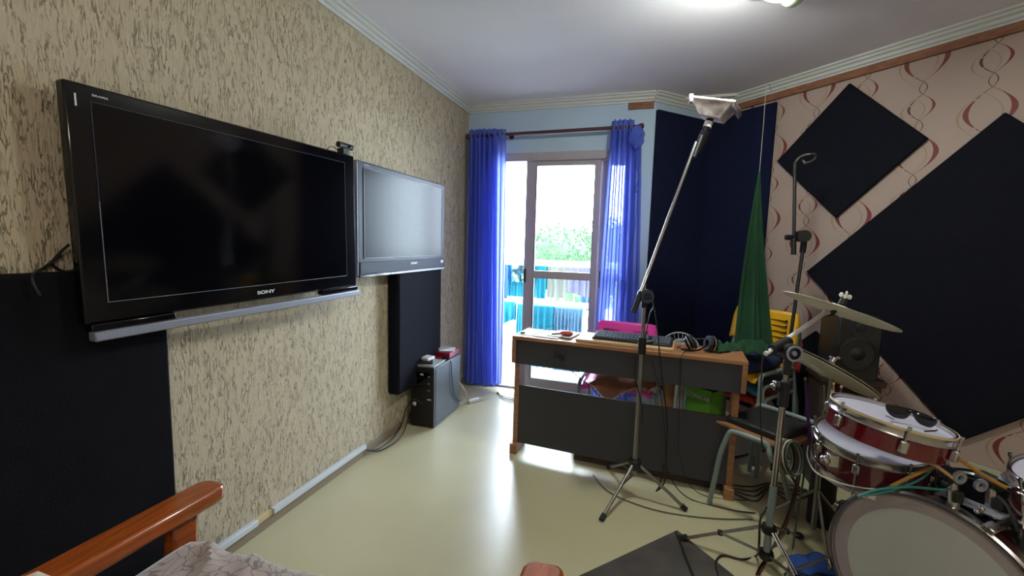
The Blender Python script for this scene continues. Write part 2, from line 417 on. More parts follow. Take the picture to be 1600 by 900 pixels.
# bare wooden battens under the cornice
p, q = wr(aC+.02, ZK-.047, .022), wr(aE, ZK-.047, .022)
struct('trim_5', MB().prism([p, q, q+V(S, S, 0)*.0215, p+V(S, S, 0)*.0215], (0, 0, .046)), 'trimwood', smooth=False)
struct('trim_6', MB().box((-.214, YB-.022, 2.402), (-.022, YB-.0005, 2.452)), 'trimwood', smooth=False)
struct('baseboard_left', MB().box((XL, YR, 0), (XL+.012, YB, .052)), 'base', bevel=.003)
struct('baseboard_right', (lambda a, b: MB().prism([a, b, b+V(S, S, 0)*.0115, a+V(S, S, 0)*.0115], (0, 0, .05)))(wr(aC+.02, 0, .012), wr(aE, 0, .012)), 'base')

# sliding balcony door
dr = bpy.data.objects.new('door_1', None); COL.objects.link(dr); dr['kind'] = 'structure'; dr['w'] = (0, 0, 0)
y0, y1 = YB-.012, YB+.10
fr = MB().box((DX0-.03, y0, 1.985+.04), (DX1+.03, y1, DZ+.035)).box((DX0, y0, 0), (DX0+.045, y1, 2.03)).box((DX1-.045, y0, 0), (DX1, y1, 2.03)).box((DX0, y0, -.01), (DX1, y1, .018))
fr.box((DX0, y0-.008, 2.026), (DX1, y0, 2.040))
build('door_frame', fr, 'alu', dr, bevel=.004)
def leaf(x0, x1, yc, sl, sr, mid):
    lf = MB(); t = .018; zt = 2.028
    lf.box((x0, yc-t, .02), (x0+sl, yc+t, zt)).box((x1-sr, yc-t, .02), (x1, yc+t, zt))
    lf.box((x0+sl, yc-t, 1.985), (x1-sr, yc+t, zt)).box((x0+sl, yc-t, .02), (x1-sr, yc+t, .110))
    if mid: lf.box((x0+sl, yc-t-.002, 1.018), (x1-sr, yc+t, 1.084))
    lf.mat(1).box((x0+sl, yc-t+.004, .11), (x0+sl+.009, yc+t, 1.985)).box((x1-sr-.006, yc-t+.004, .11), (x1-sr, yc+t, 1.985)); lf.mat(0)
    o = build('door_leaf', lf, ['alu', 'alu_dark'], dr, bevel=.003)
    g = MB().box((x0+sl, yc-.003, .11), (x1-sr, yc+.003, 1.02 if mid else 1.985))
    if mid: g.box((x0+sl, yc-.003, 1.083), (x1-sr, yc+.003, 1.985))
    build('pane', g, 'glass', o, smooth=False)
    return o
l1 = leaf(-1.048, -.412, YB+.022, .085, .045, True)
l2 = leaf(-.418, -.178, YB+.066, .075, .04, True)
def handle(x, y, z0, z1, par):
    build('door_handle', MB().tube([(x, y, z0), (x, y, z0+.006), (x, y, z1-.006), (x, y, z1)], [.004, .011, .011, .004], 10), 'black_pl', par)
handle(-1.036, YB+.0, .975, 1.10, l1); handle(-.385, YB+.044, .96, 1.10, l2)

# ------------------------------------------------------------------ curtains
ROD_Y = 3.605; ROD_Z = 2.238
t = thing('curtain_rod', 'dark red brown wooden curtain rod above the balcony door', 'curtain rod', (-.83, ROD_Y, ROD_Z))
build('rod', MB().cyl((-1.55, ROD_Y, ROD_Z-.006), (-.115, ROD_Y, ROD_Z+.008), .0135, seg=16), 'rod', t)
for x, sgn in ((-1.555, -1), (-.11, 1)):
    build('finial', MB().lathe([(0, -.02), (.014, -.02), (.02, -.008), (.024, .004), (.018, .018), (.012, .022), (0, .024)], (x, ROD_Y, ROD_Z+(.008 if sgn > 0 else -.006)), (sgn, 0, 0), 18), 'rod', t)
for x in (-1.19, -.14):
    build('bracket', MB().cyl((x, YB, ROD_Z), (x, ROD_Y, ROD_Z), .007).cyl((x, YB, ROD_Z), (x, YB-.006, ROD_Z), .022), 'rod', t)
def curtain_mb(xt0, xt1, xb0, xb1, zt, zb, folds, amp, seed, ybase=ROD_Y, nu=150, flare=.0, ph=0):
    rnd = random.Random(seed); ph2 = [rnd.uniform(-.5, .5) for _ in range(8)]
    def fn(u, v):
        k = v**.8
        x0 = xt0+(xb0-xt0)*k; x1 = xt1+(xb1-xt1)*k; uu = u+.012*math.sin(9*u+3*v)
        x = x0+(x1-x0)*uu; z = zt+(zb-zt)*v
        a = amp*(1-.15*v)
        y = ybase+a*math.sin(2*PI*folds*u+ph+.5*math.sin(4*v+ph2[0]))+.25*a*math.sin(2*PI*folds*2.3*u+2*v+ph2[1])+flare*v
        x += .010*math.sin(2*PI*folds*u*2+ph2[2])
        return (x, y, z+(.006*math.sin(2*PI*folds*u) if v == 1 else 0))
    return MB().grid(fn, nu, 40)
t = thing('curtain', 'gathered blue voile curtain at the left of the balcony door, beside the stucco wall', 'curtain', (-1.4, ROD_Y, .03), group='blue curtains of the balcony door')
build('cloth', curtain_mb(-1.545, -1.285, -1.555, -1.225, 2.285, .035, 6.5, .036, 3), 'curtain', t)
build('cloth', curtain_mb(-1.30, -1.20, -1.255, -1.185, 2.275, .06, 1.4, .014, 9, ybase=ROD_Y-.02, nu=40), 'curtain', t)
for i in range(7):
    x = -1.53+i*.043 if i < 6 else -1.232
    build('grommet', MB().tube([(x, ROD_Y+math.cos(a)*.024, ROD_Z+math.sin(a)*.024) if i < 6 else (x+math.cos(a)*.020, ROD_Y-.035, ROD_Z-.003+math.sin(a)*.024) for a in [k*2*PI/20 for k in range(20)]], .0035, 6, closed=True), 'silver', t)
t = thing('curtain', 'gathered blue voile curtain at the right of the balcony door, knotted near its top', 'curtain', (-.22, ROD_Y, .03), group='blue curtains of the balcony door')
build('cloth', curtain_mb(-.335, -.165, -.40, -.10, 2.30, .04, 4.5, .032, 5, nu=110), 'curtain', t)
build('cloth', curtain_mb(-.175, -.115, -.14, -.03, 2.25, .10, 1.6, .016, 8, ybase=ROD_Y-.015, nu=40), 'curtain', t)
kn = MB()
kn.grid(lambda u, v: (-.135+.052*math.sin(PI*v)**.7*math.cos(2*PI*u)+.012*math.sin(5*u*PI+6*v), ROD_Y-.03+.035*math.sin(2*PI*u), 2.235-.165*v+.01*math.sin(7*u*PI)), 28, 22)
build('knot', kn, 'curtain', t)
build('tie_cord', MB().tube(smooth_path([(-.115, ROD_Y-.05, 2.09), (-.13, ROD_Y-.05, 1.95), (-.105, ROD_Y-.05, 1.86), (-.125, ROD_Y-.05, 1.74), (-.10, ROD_Y-.045, 1.78), (-.118, ROD_Y-.05, 1.95), (-.108, ROD_Y-.05, 2.08)], 8), .004, 6), 'curtain_hem', t)
build('tie_cord', MB().tube(smooth_path([(-.105, ROD_Y-.05, 1.80), (-.11, ROD_Y-.05, 1.5), (-.14, ROD_Y-.05, 1.2), (-.175, ROD_Y-.055, .8)], 8), .003, 6), 'curtain_hem', t)
for i in range(5):
    x = -.32+i*.036
    build('grommet', MB().tube([(x, ROD_Y+math.cos(a)*.024, ROD_Z+.006+math.sin(a)*.024) for a in [k*2*PI/20 for k in range(20)]], .0035, 6, closed=True), 'silver', t)

# ------------------------------------------------------------------ acoustic panels
def panel(name, mb, m, label, bev=.006, group='acoustic panels'):
    o = build(name, mb, m, bevel=bev); return tag(o, label, 'acoustic panel', group)
X0 = XL+.001
panel('acoustic_panel', MB().box((X0, .30, .18), (X0+.045, 1.045, 1.205)), 'foam_blk', 'large black acoustic panel on the stucco wall behind the sofa arm, under the big television', .01)
panel('acoustic_panel', MB().box((X0, 2.42, .30), (X0+.085, 3.03, 1.14)), 'foam', 'thick upright black acoustic panel under the smaller television', .018)
pa = MB(); e1 = V(S, -S, 0)
p, q = V(-.006, YB+.004, .10)+V(S, -S, 0)*.0005, V(CX, CY, .10)+V(S, -S, 0)*.0005-V(S, S, 0)*.012
pa.prism([p, q, q+e1*.028, p+e1*.028], (0, 0, 2.29))
panel('acoustic_panel', pa, 'foam_blue', 'tall navy acoustic panel right of the curtained door, left of the corner', .004)
def wbox(a0, a1, z0, z1, th, off=.0015):
    return MB().prism([wr(a0, z0, off), wr(a1, z0, off), wr(a1, z0, off+th), wr(a0, z0, off+th)], (0, 0, z1-z0))
panel('acoustic_panel', wbox(aC+.032, -2.016, .10, 2.385, .028), 'foam_blue', 'tall navy acoustic panel right of the corner, behind the hanging green cloth', .004)
def diamond(a, z, hd, th, off=.0015):
    pts = [(a, z+hd), (a+hd, z), (a, z-hd), (a-hd, z)]
    return MB().prism([wr(x, y, off) for x, y in pts], V(-S, -S, 0)*th)
panel('acoustic_panel', diamond(-1.555, 1.960, .418, .025), 'foam', 'small dark diamond acoustic panel high on the wallpapered wall')
panel('acoustic_panel', diamond(-.852, 1.180, .850, .025), 'foam', 'huge black diamond acoustic panel on the wallpapered wall')
panel('acoustic_panel', diamond(-1.606, .375, .412, .025, .003), 'foam', 'low black diamond acoustic panel behind the loudspeaker')

# ------------------------------------------------------------------ televisions
def tvm(p, ang):  # frame: local x along the wall (towards back), local y up, local z out to the room
    x = V(math.sin(ang), math.cos(ang), 0); z = V(math.cos(ang), -math.sin(ang), 0); y = V(0, 0, 1)
    return Matrix.Translation(Vector(p)) @ Matrix(((x.x, y.x, z.x, 0), (x.y, y.y, z.y, 0), (x.z, y.z, z.z, 0), (0, 0, 0, 1)))
# big one: local x 0..W, z 0 = front
P0 = V(-1.505, .788, 0); ang1 = math.atan2(.042, 1.19); W1 = 1.146
T1 = Matrix.Translation((0, .003, 1.386)) @ tvm(P0, ang1) @ Matrix.Rotation(R_(.9), 4, 'Z') @ Matrix.Translation((0, -1.380, 0))
t = thing('television', 'large black flat television on the stucco wall with a silver speaker bar below', 'television', (-1.505, 1.38, 1.0), group='wall televisions')
zb, zt = 1.049, 1.716
def TB(a, b): return MB().box(a, b, T1)
b_ = MB().box((0, zb, -.035), (W1, zt, 0), T1).box((.12, zb+.1, -.06), (W1-.12, zt-.1, -.035), T1)
build('housing', b_, 'black_gl', t, bevel=.006)
sc = build('screen', TB((.058, 1.109, -.002), (1.072, 1.671, .0015)), 'tv_screen', t)
bz = MB().box((.057, 1.1075, 0), (1.073, 1.109, .002), T1).box((.0568, 1.108, 0), (.058, 1.40, .002), T1)
build('screen_rim', bz, 'silver', t, label='thin pale bevel line around the screen')
build('screen_rim', MB().box((.0565, 1.40, 0), (.058, 1.672, .002), T1).box((1.072, 1.108, 0), (1.0735, 1.672, .002), T1).box((.057, 1.671, 0), (1.073, 1.6725, .002), T1), 'tv_grey', t)
sb = build('speaker_bar', TB((.010, 1.000, -.012), (W1, 1.0275, .02)), 'silver', t, bevel=.004, label='silver bar hanging below the screen')
build('bar_bracket', TB((.010, 1.0275, -.03), (.238, 1.0495, .008)), 'black_gl', t, bevel=.004)
build('bar_bracket', TB((.90, 1.0275, -.03), (W1, 1.0495, .008)), 'black_gl', t, bevel=.004)
build('power_light', TB((.022, 1.652, 0), (.026, 1.685, .0012)), 'letter', t)
text('lettering', 'SONY', .018, T1 @ Matrix.Translation((.592, 1.078, .0012)), 'letter', t, sx=1.7, bold=.0006)
text('lettering', 'BRAVIA', .0085, T1 @ Matrix.Translation((.080, 1.690, .0012)), 'letter', t, sx=1.35)
build('wall_mount', MB().box((.35, 1.2, -.075), (.85, 1.55, -.055), T1), 'black_mt', t)
cable('cable', [atx(108, 382, -1.56), atx(94, 395, -1.575), atx(82, 412, -1.585), atx(100, 424, -1.585), atx(128, 420, -1.56)], .0036, 'cord', 'black cable loop coming out behind the left edge of the big television')
cable('cable', [atx(96, 398, -1.58), atx(72, 416, -1.585), atx(50, 434, -1.54), atx(62, 462, -1.53)], .0042, 'cord', 'black cable trailing from the big television down over the black panel')
# small one
P1 = V(-1.500, 2.006, 0); ang2 = .004; W2 = 1.030; T2 = tvm(P1, ang2)
t = thing('television', 'smaller grey framed television on the stucco wall, its screen reflecting the window', 'television', (-1.5, 2.5, 1.1), group='wall televisions')
build('housing', MB().box((0, 1.112, -.045), (W2, 1.738, 0), T2).box((.1, 1.2, -.085), (W2-.1, 1.65, -.045), T2), 'tv_grey', t, bevel=.006)
build('screen', MB().box((.052, 1.216, -.002), (W2-.045, 1.702, .002), T2), 'tv_screen2', t)
build('screen_rim', MB().box((.047, 1.211, 0), (W2-.040, 1.216, .004), T2).box((.047, 1.211, 0), (.052, 1.706, .004), T2).box((W2-.045, 1.211, 0), (W2-.040, 1.706, .004), T2).box((.047, 1.702, 0), (W2-.040, 1.706, .004), T2), 'black_pl', t)
build('speaker_grille', MB().box((.010, 1.125, 0), (W2-.004, 1.192, .006), T2), 'tv_grille', t, bevel=.003)
build('side_trim', MB().box((-.004, 1.11, -.045), (0, 1.733, 0), T2), 'silver', t)
build('bottom_strip', MB().box((.30, 1.108, -.03), (W2, 1.1225, .006), T2), 'silver', t, bevel=.002, label='bright strip along the lower edge')
build('bottom_strip', MB().box((.004, 1.108, -.03), (.30, 1.1225, .006), T2), 'black_gl', t, bevel=.002)
text('lettering', 'SONY', .018, T2 @ Matrix.Translation((.578, 1.168, .0065)), 'letter', t, sx=1.75, bold=.0005)
text('lettering', 'BRAVIA', .010, T2 @ Matrix.Translation((.085, 1.720, .0005)), 'letter', t, sx=1.5)
build('sticker', MB().box((.965, 1.158, .006), (1.005, 1.178, .0066), T2), 'letter', t)
build('wall_mount', MB().box((.3, 1.25, -.0935), (.7, 1.6, -.08), T2), 'black_mt', t)
t = thing('webcam', 'small black webcam clipped on top of the big television', 'webcam', (-1.47, 1.93, 1.74))
Tw = T1 @ Matrix.Translation((1.035, 1.727, -.005))
build('body', MB().tube([Tw @ V(0, .028, .0), Tw @ V(.004, .028, 0), Tw @ V(.10, .028, 0), Tw @ V(.104, .028, 0)], [.008, .014, .014, .008], 14), 'black_pl', t)
build('clip', MB().box((.03, -.012, -.03), (.075, .016, .008), Tw), 'black_pl', t, bevel=.003)
build('lens', MB().cyl(Tw @ V(.066, .028, .012), Tw @ V(.066, .028, .017), .008), 'lens', t)
build('cord', MB().tube(smooth_path([Tw @ V(.03, 0, -.02), Tw @ V(.0, .016, -.03), Tw @ V(-.03, .004, -.03), Tw @ V(-.04, -.03, -.045)]), .002, 6), 'cord', t)

# ------------------------------------------------------------------ cable duct along the left wall
xd = XL+.012
t = thing('cable_duct', 'white plastic cable duct running along the stucco wall near the floor', 'cable duct', (XL+.02, 1.5, .05))
for a, b in ((-.2, 1.39), (1.475, 2.16)):
    build('cover', MB().box((xd-.011, a, .052), (xd+.014, b, .078)), 'duct', t, bevel=.002)
build('joint', MB().box((xd-.011, 1.392, .052), (xd+.006, 1.473, .074)), 'ivory', t, label='cream joint piece between the white lengths')

# ------------------------------------------------------------------ computer tower and what lies on it
PX0, PX1, PY0, PY1, PH = -1.555, -1.375, 2.655, 3.10, .435
t = thing('computer_tower', 'black computer tower standing on the floor against the stucco wall', 'computer', ((PX0+PX1)/2, 2.88, 0))
build('case', MB().box((PX0, PY0+.03, .006), (PX1, PY1, PH)), 'case', t, bevel=.006)
build('front_panel', MB().box((PX0, PY0, .004), (PX1, PY0+.032, PH)), 'black_pl', t, bevel=.005)
for k in range(3):
    z = PH-.075-k*.05
    d = build('drive_bay', MB().box((PX0+.02, PY0-.003, z), (PX1-.02, PY0+.002, z+.042)), 'black_gl', t, bevel=.002)
    build('button', MB().box((PX1-.045, PY0-.006, z+.012), (PX1-.03, PY0-.002, z+.018)), 'silver', d)
build('badge', MB().box((PX0+.075, PY0-.005, PH-.055), (PX0+.10, PY0-.002, PH-.043)), 'letter', t)
build('badge', MB().box((PX1-.05, PY0-.003, .205), (PX1-.02, PY0+.001, .212)), 'letter', t)
build('usb_plug', MB().cbox((PX0+.035, PY0-.012, .17), (.018, .022, .022)), 'white_pl', t, bevel=.002)
for x in (PX0+.03, PX1-.03):
    for y in (PY0+.04, PY1-.04): build('foot', MB().cyl((x, y, 0), (x, y, .008), .012), 'rubber', t)
def slab(name, c, sz, rz, m, label, cat, group=None, bev=.002, extra=None):
    mt = Matrix.Translation(Vector(c)) @ Matrix.Rotation(rz, 4, 'Z')
    o = build(name, MB().box((-sz[0]/2, -sz[1]/2, 0), (sz[0]/2, sz[1]/2, sz[2]), None), m, bevel=bev)
    o.matrix_local = mt
    return tag(o, label, cat, group)
z = PH+.001
slab('notebook', (-1.468, 2.76, z), (.165, .19, .012), .04, 'clearbag', 'grey notebook lying flat on the front of the computer tower', 'notebook', bev=.001)
slab('hard_drive', (-1.49, 2.75, z+.014), (.10, .13, .014), .5, 'black_pl', 'black hard drive on the grey notebook on the tower', 'hard drive')
slab('adapter_box', (-1.50, 2.76, z+.030), (.11, .085, .022), -.15, 'white_pl', 'small white box on the black hard drive, top of the pile on the tower', 'box', bev=.004)
slab('audio_interface', (-1.465, 3.02, z), (.15, .18, .042), .02, 'red_int', 'red audio interface on the back of the computer tower', 'audio interface', bev=.004)
slab('paper_note', (-1.455, 3.03, z+.044), (.12, .12, .003), .35, 'paper', 'white paper sheets on top of the red audio interface', 'paper', bev=0)
slab('card_reader', (-1.50, 3.03, z+.048), (.07, .11, .010), -.3, 'clearbag', 'flat grey gadget on the white sheets on the audio interface', 'gadget')
slab('red_case', (-1.46, 2.89, z), (.045, .05, .018), .3, 'red_int', 'tiny red case on the tower in front of the audio interface', 'case', bev=.003)
slab('game_cartridge', (-1.425, 2.87, z), (.035, .06, .008), -.4, 'black_pl', 'small black dongle on the tower beside the tiny red case', 'dongle')
cable('cable', [(-1.43, 2.925, z+.02), (-1.372, 2.92, .42), (-1.366, 2.93, .30), (-1.364, 2.98, .14), (-1.362, 3.06, .07), (-1.364, 3.11, .06)], .0035, 'cord', 'black cable hanging down the side of the computer tower')
cable('cable', [(-1.46, PY0-.015, .18), (-1.50, 2.60, .22), (-1.545, 2.58, .16), (-1.55, 2.52, .06), (-1.545, 2.40, .012), (-1.55, 2.25, .012), (-1.572, 2.16, .04)], .0045, 'cord', 'black cable looping from the front of the tower down to the duct')
cable('cable', [(-1.52, PY0-.012, .17), (-1.51, 2.57, .14), (-1.515, 2.5, .03), (-1.50, 2.38, .010), (-1.53, 2.24, .008), (-1.570, 2.17, .035)], .004, 'cord', 'second black cable on the floor between tower and duct')
cable('cable', [(-1.40, 3.11, .22), (-1.37, 3.18, .12), (-1.34, 3.22, .02), (-1.30, 3.26, .012), (-1.24, 3.32, .012)], .005, 'cord_w', 'white cable on the floor between tower and blue curtain')
slab('power_adapter', (-1.31, 3.24, .001), (.03, .10, .028), -.5, 'white_pl', 'white power adapter on the floor beside the blue curtain', 'adapter', bev=.004)
for k in range(3):
    cable('cable', [(-1.20, 3.50+.02*k, .008), (-1.10, 3.44-.03*k, .008), (-.98, 3.42-.03*k, .008), (-.85, 3.42-.01*k, .008), (-.65, 3.5, .008)], .0045, 'cord' if k < 2 else 'cord_w', 'cables lying on the floor in front of the door threshold', group='cables at the threshold')

# ------------------------------------------------------------------ desk (local frame: x along the front, y to the back)
DA = math.atan2(-.091, 1.212); DL = V(-.722, 2.534, 0)
def D(u, v, z=0): return DL+V(math.cos(DA), math.sin(DA), 0)*u+V(-math.sin(DA), math.cos(DA), 0)*v+V(0, 0, z)
desk = thing('desk', 'narrow orange wood desk with charcoal front panels in the middle of the room', 'desk', DL, world=False, rz=DA)
build('desktop', MB().box((-.045, -.03, .733), (1.243, .25, .755)), 'orange_wood', desk, bevel=.002)
for u in (-.045, 1.218): build('side_board', MB().box((u, -.03, .585), (u+.025, .25, .7325)), 'orange_wood', desk, bevel=.002)
build('front_panel', MB().box((-.0195, -.022, .583), (1.2175, -.006, .7325)), 'desk_black', desk, bevel=.001)
build('lower_shelf', MB().box((-.0195, -.005, .586), (1.2175, .25, .600)), 'darkwood', desk)
for u in (-.035, 1.188):
    l = build('leg', MB().box((u, .004, .06), (u+.032, .108, .5845)), 'orange_wood', desk, bevel=.002)
    build('foot', MB().box((u-.008, -.03, 0), (u+.04, .135, .065)), 'orange_wood', l, bevel=.004)
build('modesty_panel', MB().box((-.0025, .005, .066), (1.1875, .019, .440)), 'desk_black', desk, bevel=.001)
build('stretcher', MB().box((.35, .06, .003), (1.188, .08, .052)), 'darkwood', desk)
so = build('socket', MB().box((.228, -.036, .652), (.258, -.021, .69)).box((.262, -.042, .645), (.29, -.021, .68)), 'rubber', desk, bevel=.002)
def dthing(name, label, cat, u, v, z, rz=0, group=None): return thing(name, label, cat, D(u, v, z), world=False, rz=DA+rz, group=group)
ZD = .7555
def dslab(name, u, v, z, sz, rz, m, label, cat, group=None, bev=.002):
    o = build(name, MB().box((-sz[0]/2, -sz[1]/2, 0), (sz[0]/2, sz[1]/2, sz[2])), m, bevel=bev); o.location = D(u, v, z); o.rotation_euler = (0, 0, DA+rz); return tag(o, label, cat, group)
dslab('paper_sheet', .045, .125, ZD, (.15, .21, .002), .03, 'paper', 'white paper sheet at the left end of the desk', 'paper', 'papers on the desk', 0)
dslab('paper_sheet', .165, .10, ZD+.0025, (.15, .19, .002), -.08, 'paper', 'white paper sheet on the desk under the red brush and glasses', 'paper', 'papers on the desk', 0)
dslab('paper_sheet', .24, .145, ZD+.005, (.15, .20, .003), -.12, 'paper', 'white paper sheet on the desk with a raised back edge next to the cutting board', 'paper', 'papers on the desk', 0)
def glasses(name, label, pos, rz):
    t = thing(name, label, 'glasses', pos, world=False, rz=rz, group='eyeglasses on the desk')
    rim = MB()
    for sx in (-1, 1):
        rim.tube([(sx*.034+.025*math.cos(a), 0, .022+.018*math.sin(a)) for a in [k*2*PI/20 for k in range(20)]], .0012, 6, closed=True)
    rim.tube([(-.009, 0, .026), (0, -.002, .03), (.009, 0, .026)], .0012, 6)
    build('rim', rim, 'black_mt', t)
    for sx in (-1, 1):
        build('temple', MB().tube([(sx*.06, 0, .026), (sx*.064, .05, .018), (sx*.06, .11, .004), (sx*.056, .128, .001)], .0015, 6), 'black_mt', t)
    return t
glasses('eyeglasses', 'thin black eyeglasses lying on the papers near the left end of the desk', D(.085, .16, ZD+.005), DA+2.6)
glasses('eyeglasses', 'thin rimmed eyeglasses lying on the papers beside the red brush', D(.19, .16, ZD+.009), DA+3.5)
dslab('pen_cap', -.005, .05, ZD+.003, (.028, .012, .01), .3, 'black_pl', 'tiny black clip on the paper at the left desk end', 'clip')
t = dthing('hairbrush', 'small red oval brush lying on the papers', 'brush', .268, .085, ZD+.009)
build('body', MB().ball((0, 0, .016), .04, 20, (1, .62, .42)), 'red_pl', t)
build('pad', MB().ball((0, 0, .009), .038, 20, (1, .62, .24)), 'black_pl', t)
build('handle', MB().tube([(-.034, -.01, .012), (-.085, -.03, .008)], .005, 8), 'darkwood', t)
# board + keyboard
def rrect(w, h, r, n=5):
    pts = []
    for cx, cy, a0 in ((w/2-r, h/2-r, 0), (-w/2+r, h/2-r, PI/2), (-w/2+r, -h/2+r, PI), (w/2-r, -h/2+r, 1.5*PI)):
        for k in range(n+1): a = a0+k*PI/2/n; pts.append((cx+r*math.cos(a), cy+r*math.sin(a), 0))
    return pts
o = build('keyboard_board', MB().prism(rrect(.545, .235, .02), (0, 0, .016)), 'pale_wood', bevel=.003)
o.location = D(.612, .118, ZD); o.rotation_euler = (0, 0, DA); tag(o, 'pale wooden board under the computer keyboard on the desk', 'board')
t = dthing('keyboard', 'black computer keyboard on the pale board on the desk', 'keyboard', .655, .115, ZD+.0165, -.01)
kb = MB().prism([(-.222, -.075, 0), (-.222, .075, 0), (-.222, .075, .026), (-.222, -.075, .012)], (.444, 0, 0))
build('body', kb, 'black_pl', t, bevel=.004)
keys = MB(); nkeys = MB()
for r in range(6):
    for c in range(21):
        if c in (15, ) : continue
        kk = keys if c < 15 else nkeys
        x = -.212+c*.0202; y = -.066+r*.0225; zz = .0125+(y+.075)*.0935
        kk.box((x, y, zz), (x+.0172, y+.018, zz+.007))
build('keys', keys, 'tv_grille', t, smooth=False); build('number_keys', nkeys, 'tv_grille', t, smooth=False)  # key glints put into the colour, lighter grey than the black body
# headphones
t = dthing('headphones', 'black headphones with silver rings lying at the right end of the desk', 'headphones', 1.005, .10, ZD, .25)
def cup(x, y, rz, tilt):
    mt = Matrix.Translation((x, y, .046)) @ Matrix.Rotation(rz, 4, 'Z') @ Matrix.Rotation(tilt, 4, 'Y')
    ax = mt.to_3x3() @ V(1, 0, 0); o_ = mt.to_translation()
    c = build('ear_cup', MB().lathe([(0, .0), (.030, .0), (.042, .008), (.044, .02), (.036, .028), (0, .03)], o_, ax, 26), 'black_gl', t)
    build('ear_pad', MB().lathe([(.020, -.018), (.034, -.020), (.043, -.012), (.043, -.002), (.034, .0), (.02, .0)], o_, ax, 26, closed=True), 'leather', c)
    build('ring', MB().lathe([(.0435, .006), (.0455, .008), (.0455, .012), (.0435, .014)], o_, ax, 30, closed=True), 'chrome', c, label='silver ring')
cup(.062, -.01, .2, .15); cup(-.035, .0, 2.9, .5)
build('headband', MB().tube(smooth_path([(.07, -.01, .05), (.085, .05, .06), (.04, .11, .045), (-.04, .11, .03), (-.085, .05, .035), (-.06, .0, .05)], 10), .009, 8, flat=.5), 'black_pl', t)
build('headband', MB().tube(smooth_path([(-.09, -.02, .01), (-.06, -.065, .012), (0, -.06, .022), (.045, -.03, .05)], 10), .005, 8), 'black_gl', t)
build('cord', MB().tube(smooth_path([(-.05, -.04, .01), (-.09, -.08, .006), (-.115, -.135, -.002), (-.118, -.145, -.06), (-.11, -.15, -.35), (-.09, -.15, -.56), (.02, -.155, -.74), (.30, -.16, -.748)], 8), .0022, 6), 'cord', t)
# wire basket/fan behind
t = thing('desk_fan', 'grey round wire guard of a small fan behind the desk, left of the headphones', 'fan', tuple(D(.915, .42, 0)), world=False, rz=DA)
g = MB()
for k in range(26):
    a = k*PI*2/26; g.tube([(0.02*math.cos(a), -.02, .672+.02*math.sin(a)), (.07*math.cos(a), -.028, .672+.07*math.sin(a)), (.118*math.cos(a), 0, .672+.118*math.sin(a))], .0013, 5)
g.tube([(.118*math.cos(a), 0, .672+.118*math.sin(a)) for a in [k*2*PI/36 for k in range(36)]], .004, 8, closed=True)
build('guard', g, 'clearbag', t)
build('motor', MB().lathe([(0, .0), (.04, .005), (.045, .04), (.03, .08), (0, .085)], (0, 0, .70), (0, 1, 0), 22), 'clearbag', t)
build('pole', MB().cyl((0, .04, .02), (0, .04, .68), .012), 'clearbag', t)
build('base', MB().lathe([(0, .022), (.05, .02), (.11, .006), (.11, 0), (0, 0)], (0, .04, 0), (0, 0, 1), 26), 'clearbag', t)

# ------------------------------------------------------------------ chairs
def make_chair(name, label, seatm, slots=True, group=None):
    t = thing(name, label, 'chair', (0, 0, 0), world=False, group=group)
    def seat(u, v):
        x = (u-.5)*.43; y = -.21+.42*v
        z = .445-.018*math.sin(PI*u)*math.sin(PI*min(1, v*1.05))-(.03*(1-v/.14)**2 if v < .14 else 0)-(.0 if .06 < u < .94 else .012)
        return (x, y, z)
    build('seat', MB().grid(seat, 18, 18), seatm, t, solid=.012)
    def back(u, v):
        x = (u-.5)*(.44-.02*v)*(1-.06*max(0, v-.75)*4*abs(2*u-1)**8); y = .215+.035*v-.035*math.sin(PI*u)+.03; z = .565+.215*v-.012*(2*u-1)**4
        return (x, y-.0, z)
    bk = build('backrest', MB().grid(back, 18, 10), seatm, t, solid=.012)
    if slots:
        s_ = MB()
        for sx in (-1, 1):
            for k in range(4):
                z = .615+k*.035; x = sx*.10; s_.box((x-.05, .204+.035*(z-.565)/.215-.001, z), (x+.05, .222+.035*(z-.565)/.215, z+.002))
                s_.box((sx*.152-.001, .215, z-.006), (sx*.152+.001, .236, z+.008))
        build('slots', s_, 'slot', bk)
    for sx in (-1, 1):
        build('leg', MB().tube(smooth_path([(sx*.250, -.235, .0), (sx*.238, -.195, .33), (sx*.232, -.185, .435), (sx*.230, -.14, .452)], 5), .0125, 12), 'grey_tube', t)
        build('leg', MB().tube(smooth_path([(sx*.250, .25, .0), (sx*.238, .205, .33), (sx*.232, .18, .435), (sx*.230, .14, .452)], 5), .0125, 12), 'grey_tube', t)
        build('side_rail', MB().cyl((sx*.230, -.14, .452), (sx*.230, .14, .452), .0125, seg=12), 'grey_tube', t)
        build('back_post', MB().tube(smooth_path([(sx*.225, .13, .445), (sx*.20, .20, .45), (sx*.187, .235, .52), (sx*.183, .262, .66)], 5), .010, 10), 'grey_tube', t)
    return t
c = make_chair('chair', 'hot pink plastic chair with grey tube legs behind the desk', 'pink')
c.location = (-.135, 2.93, 0); c.rotation_euler = (0, 0, R_(-3))
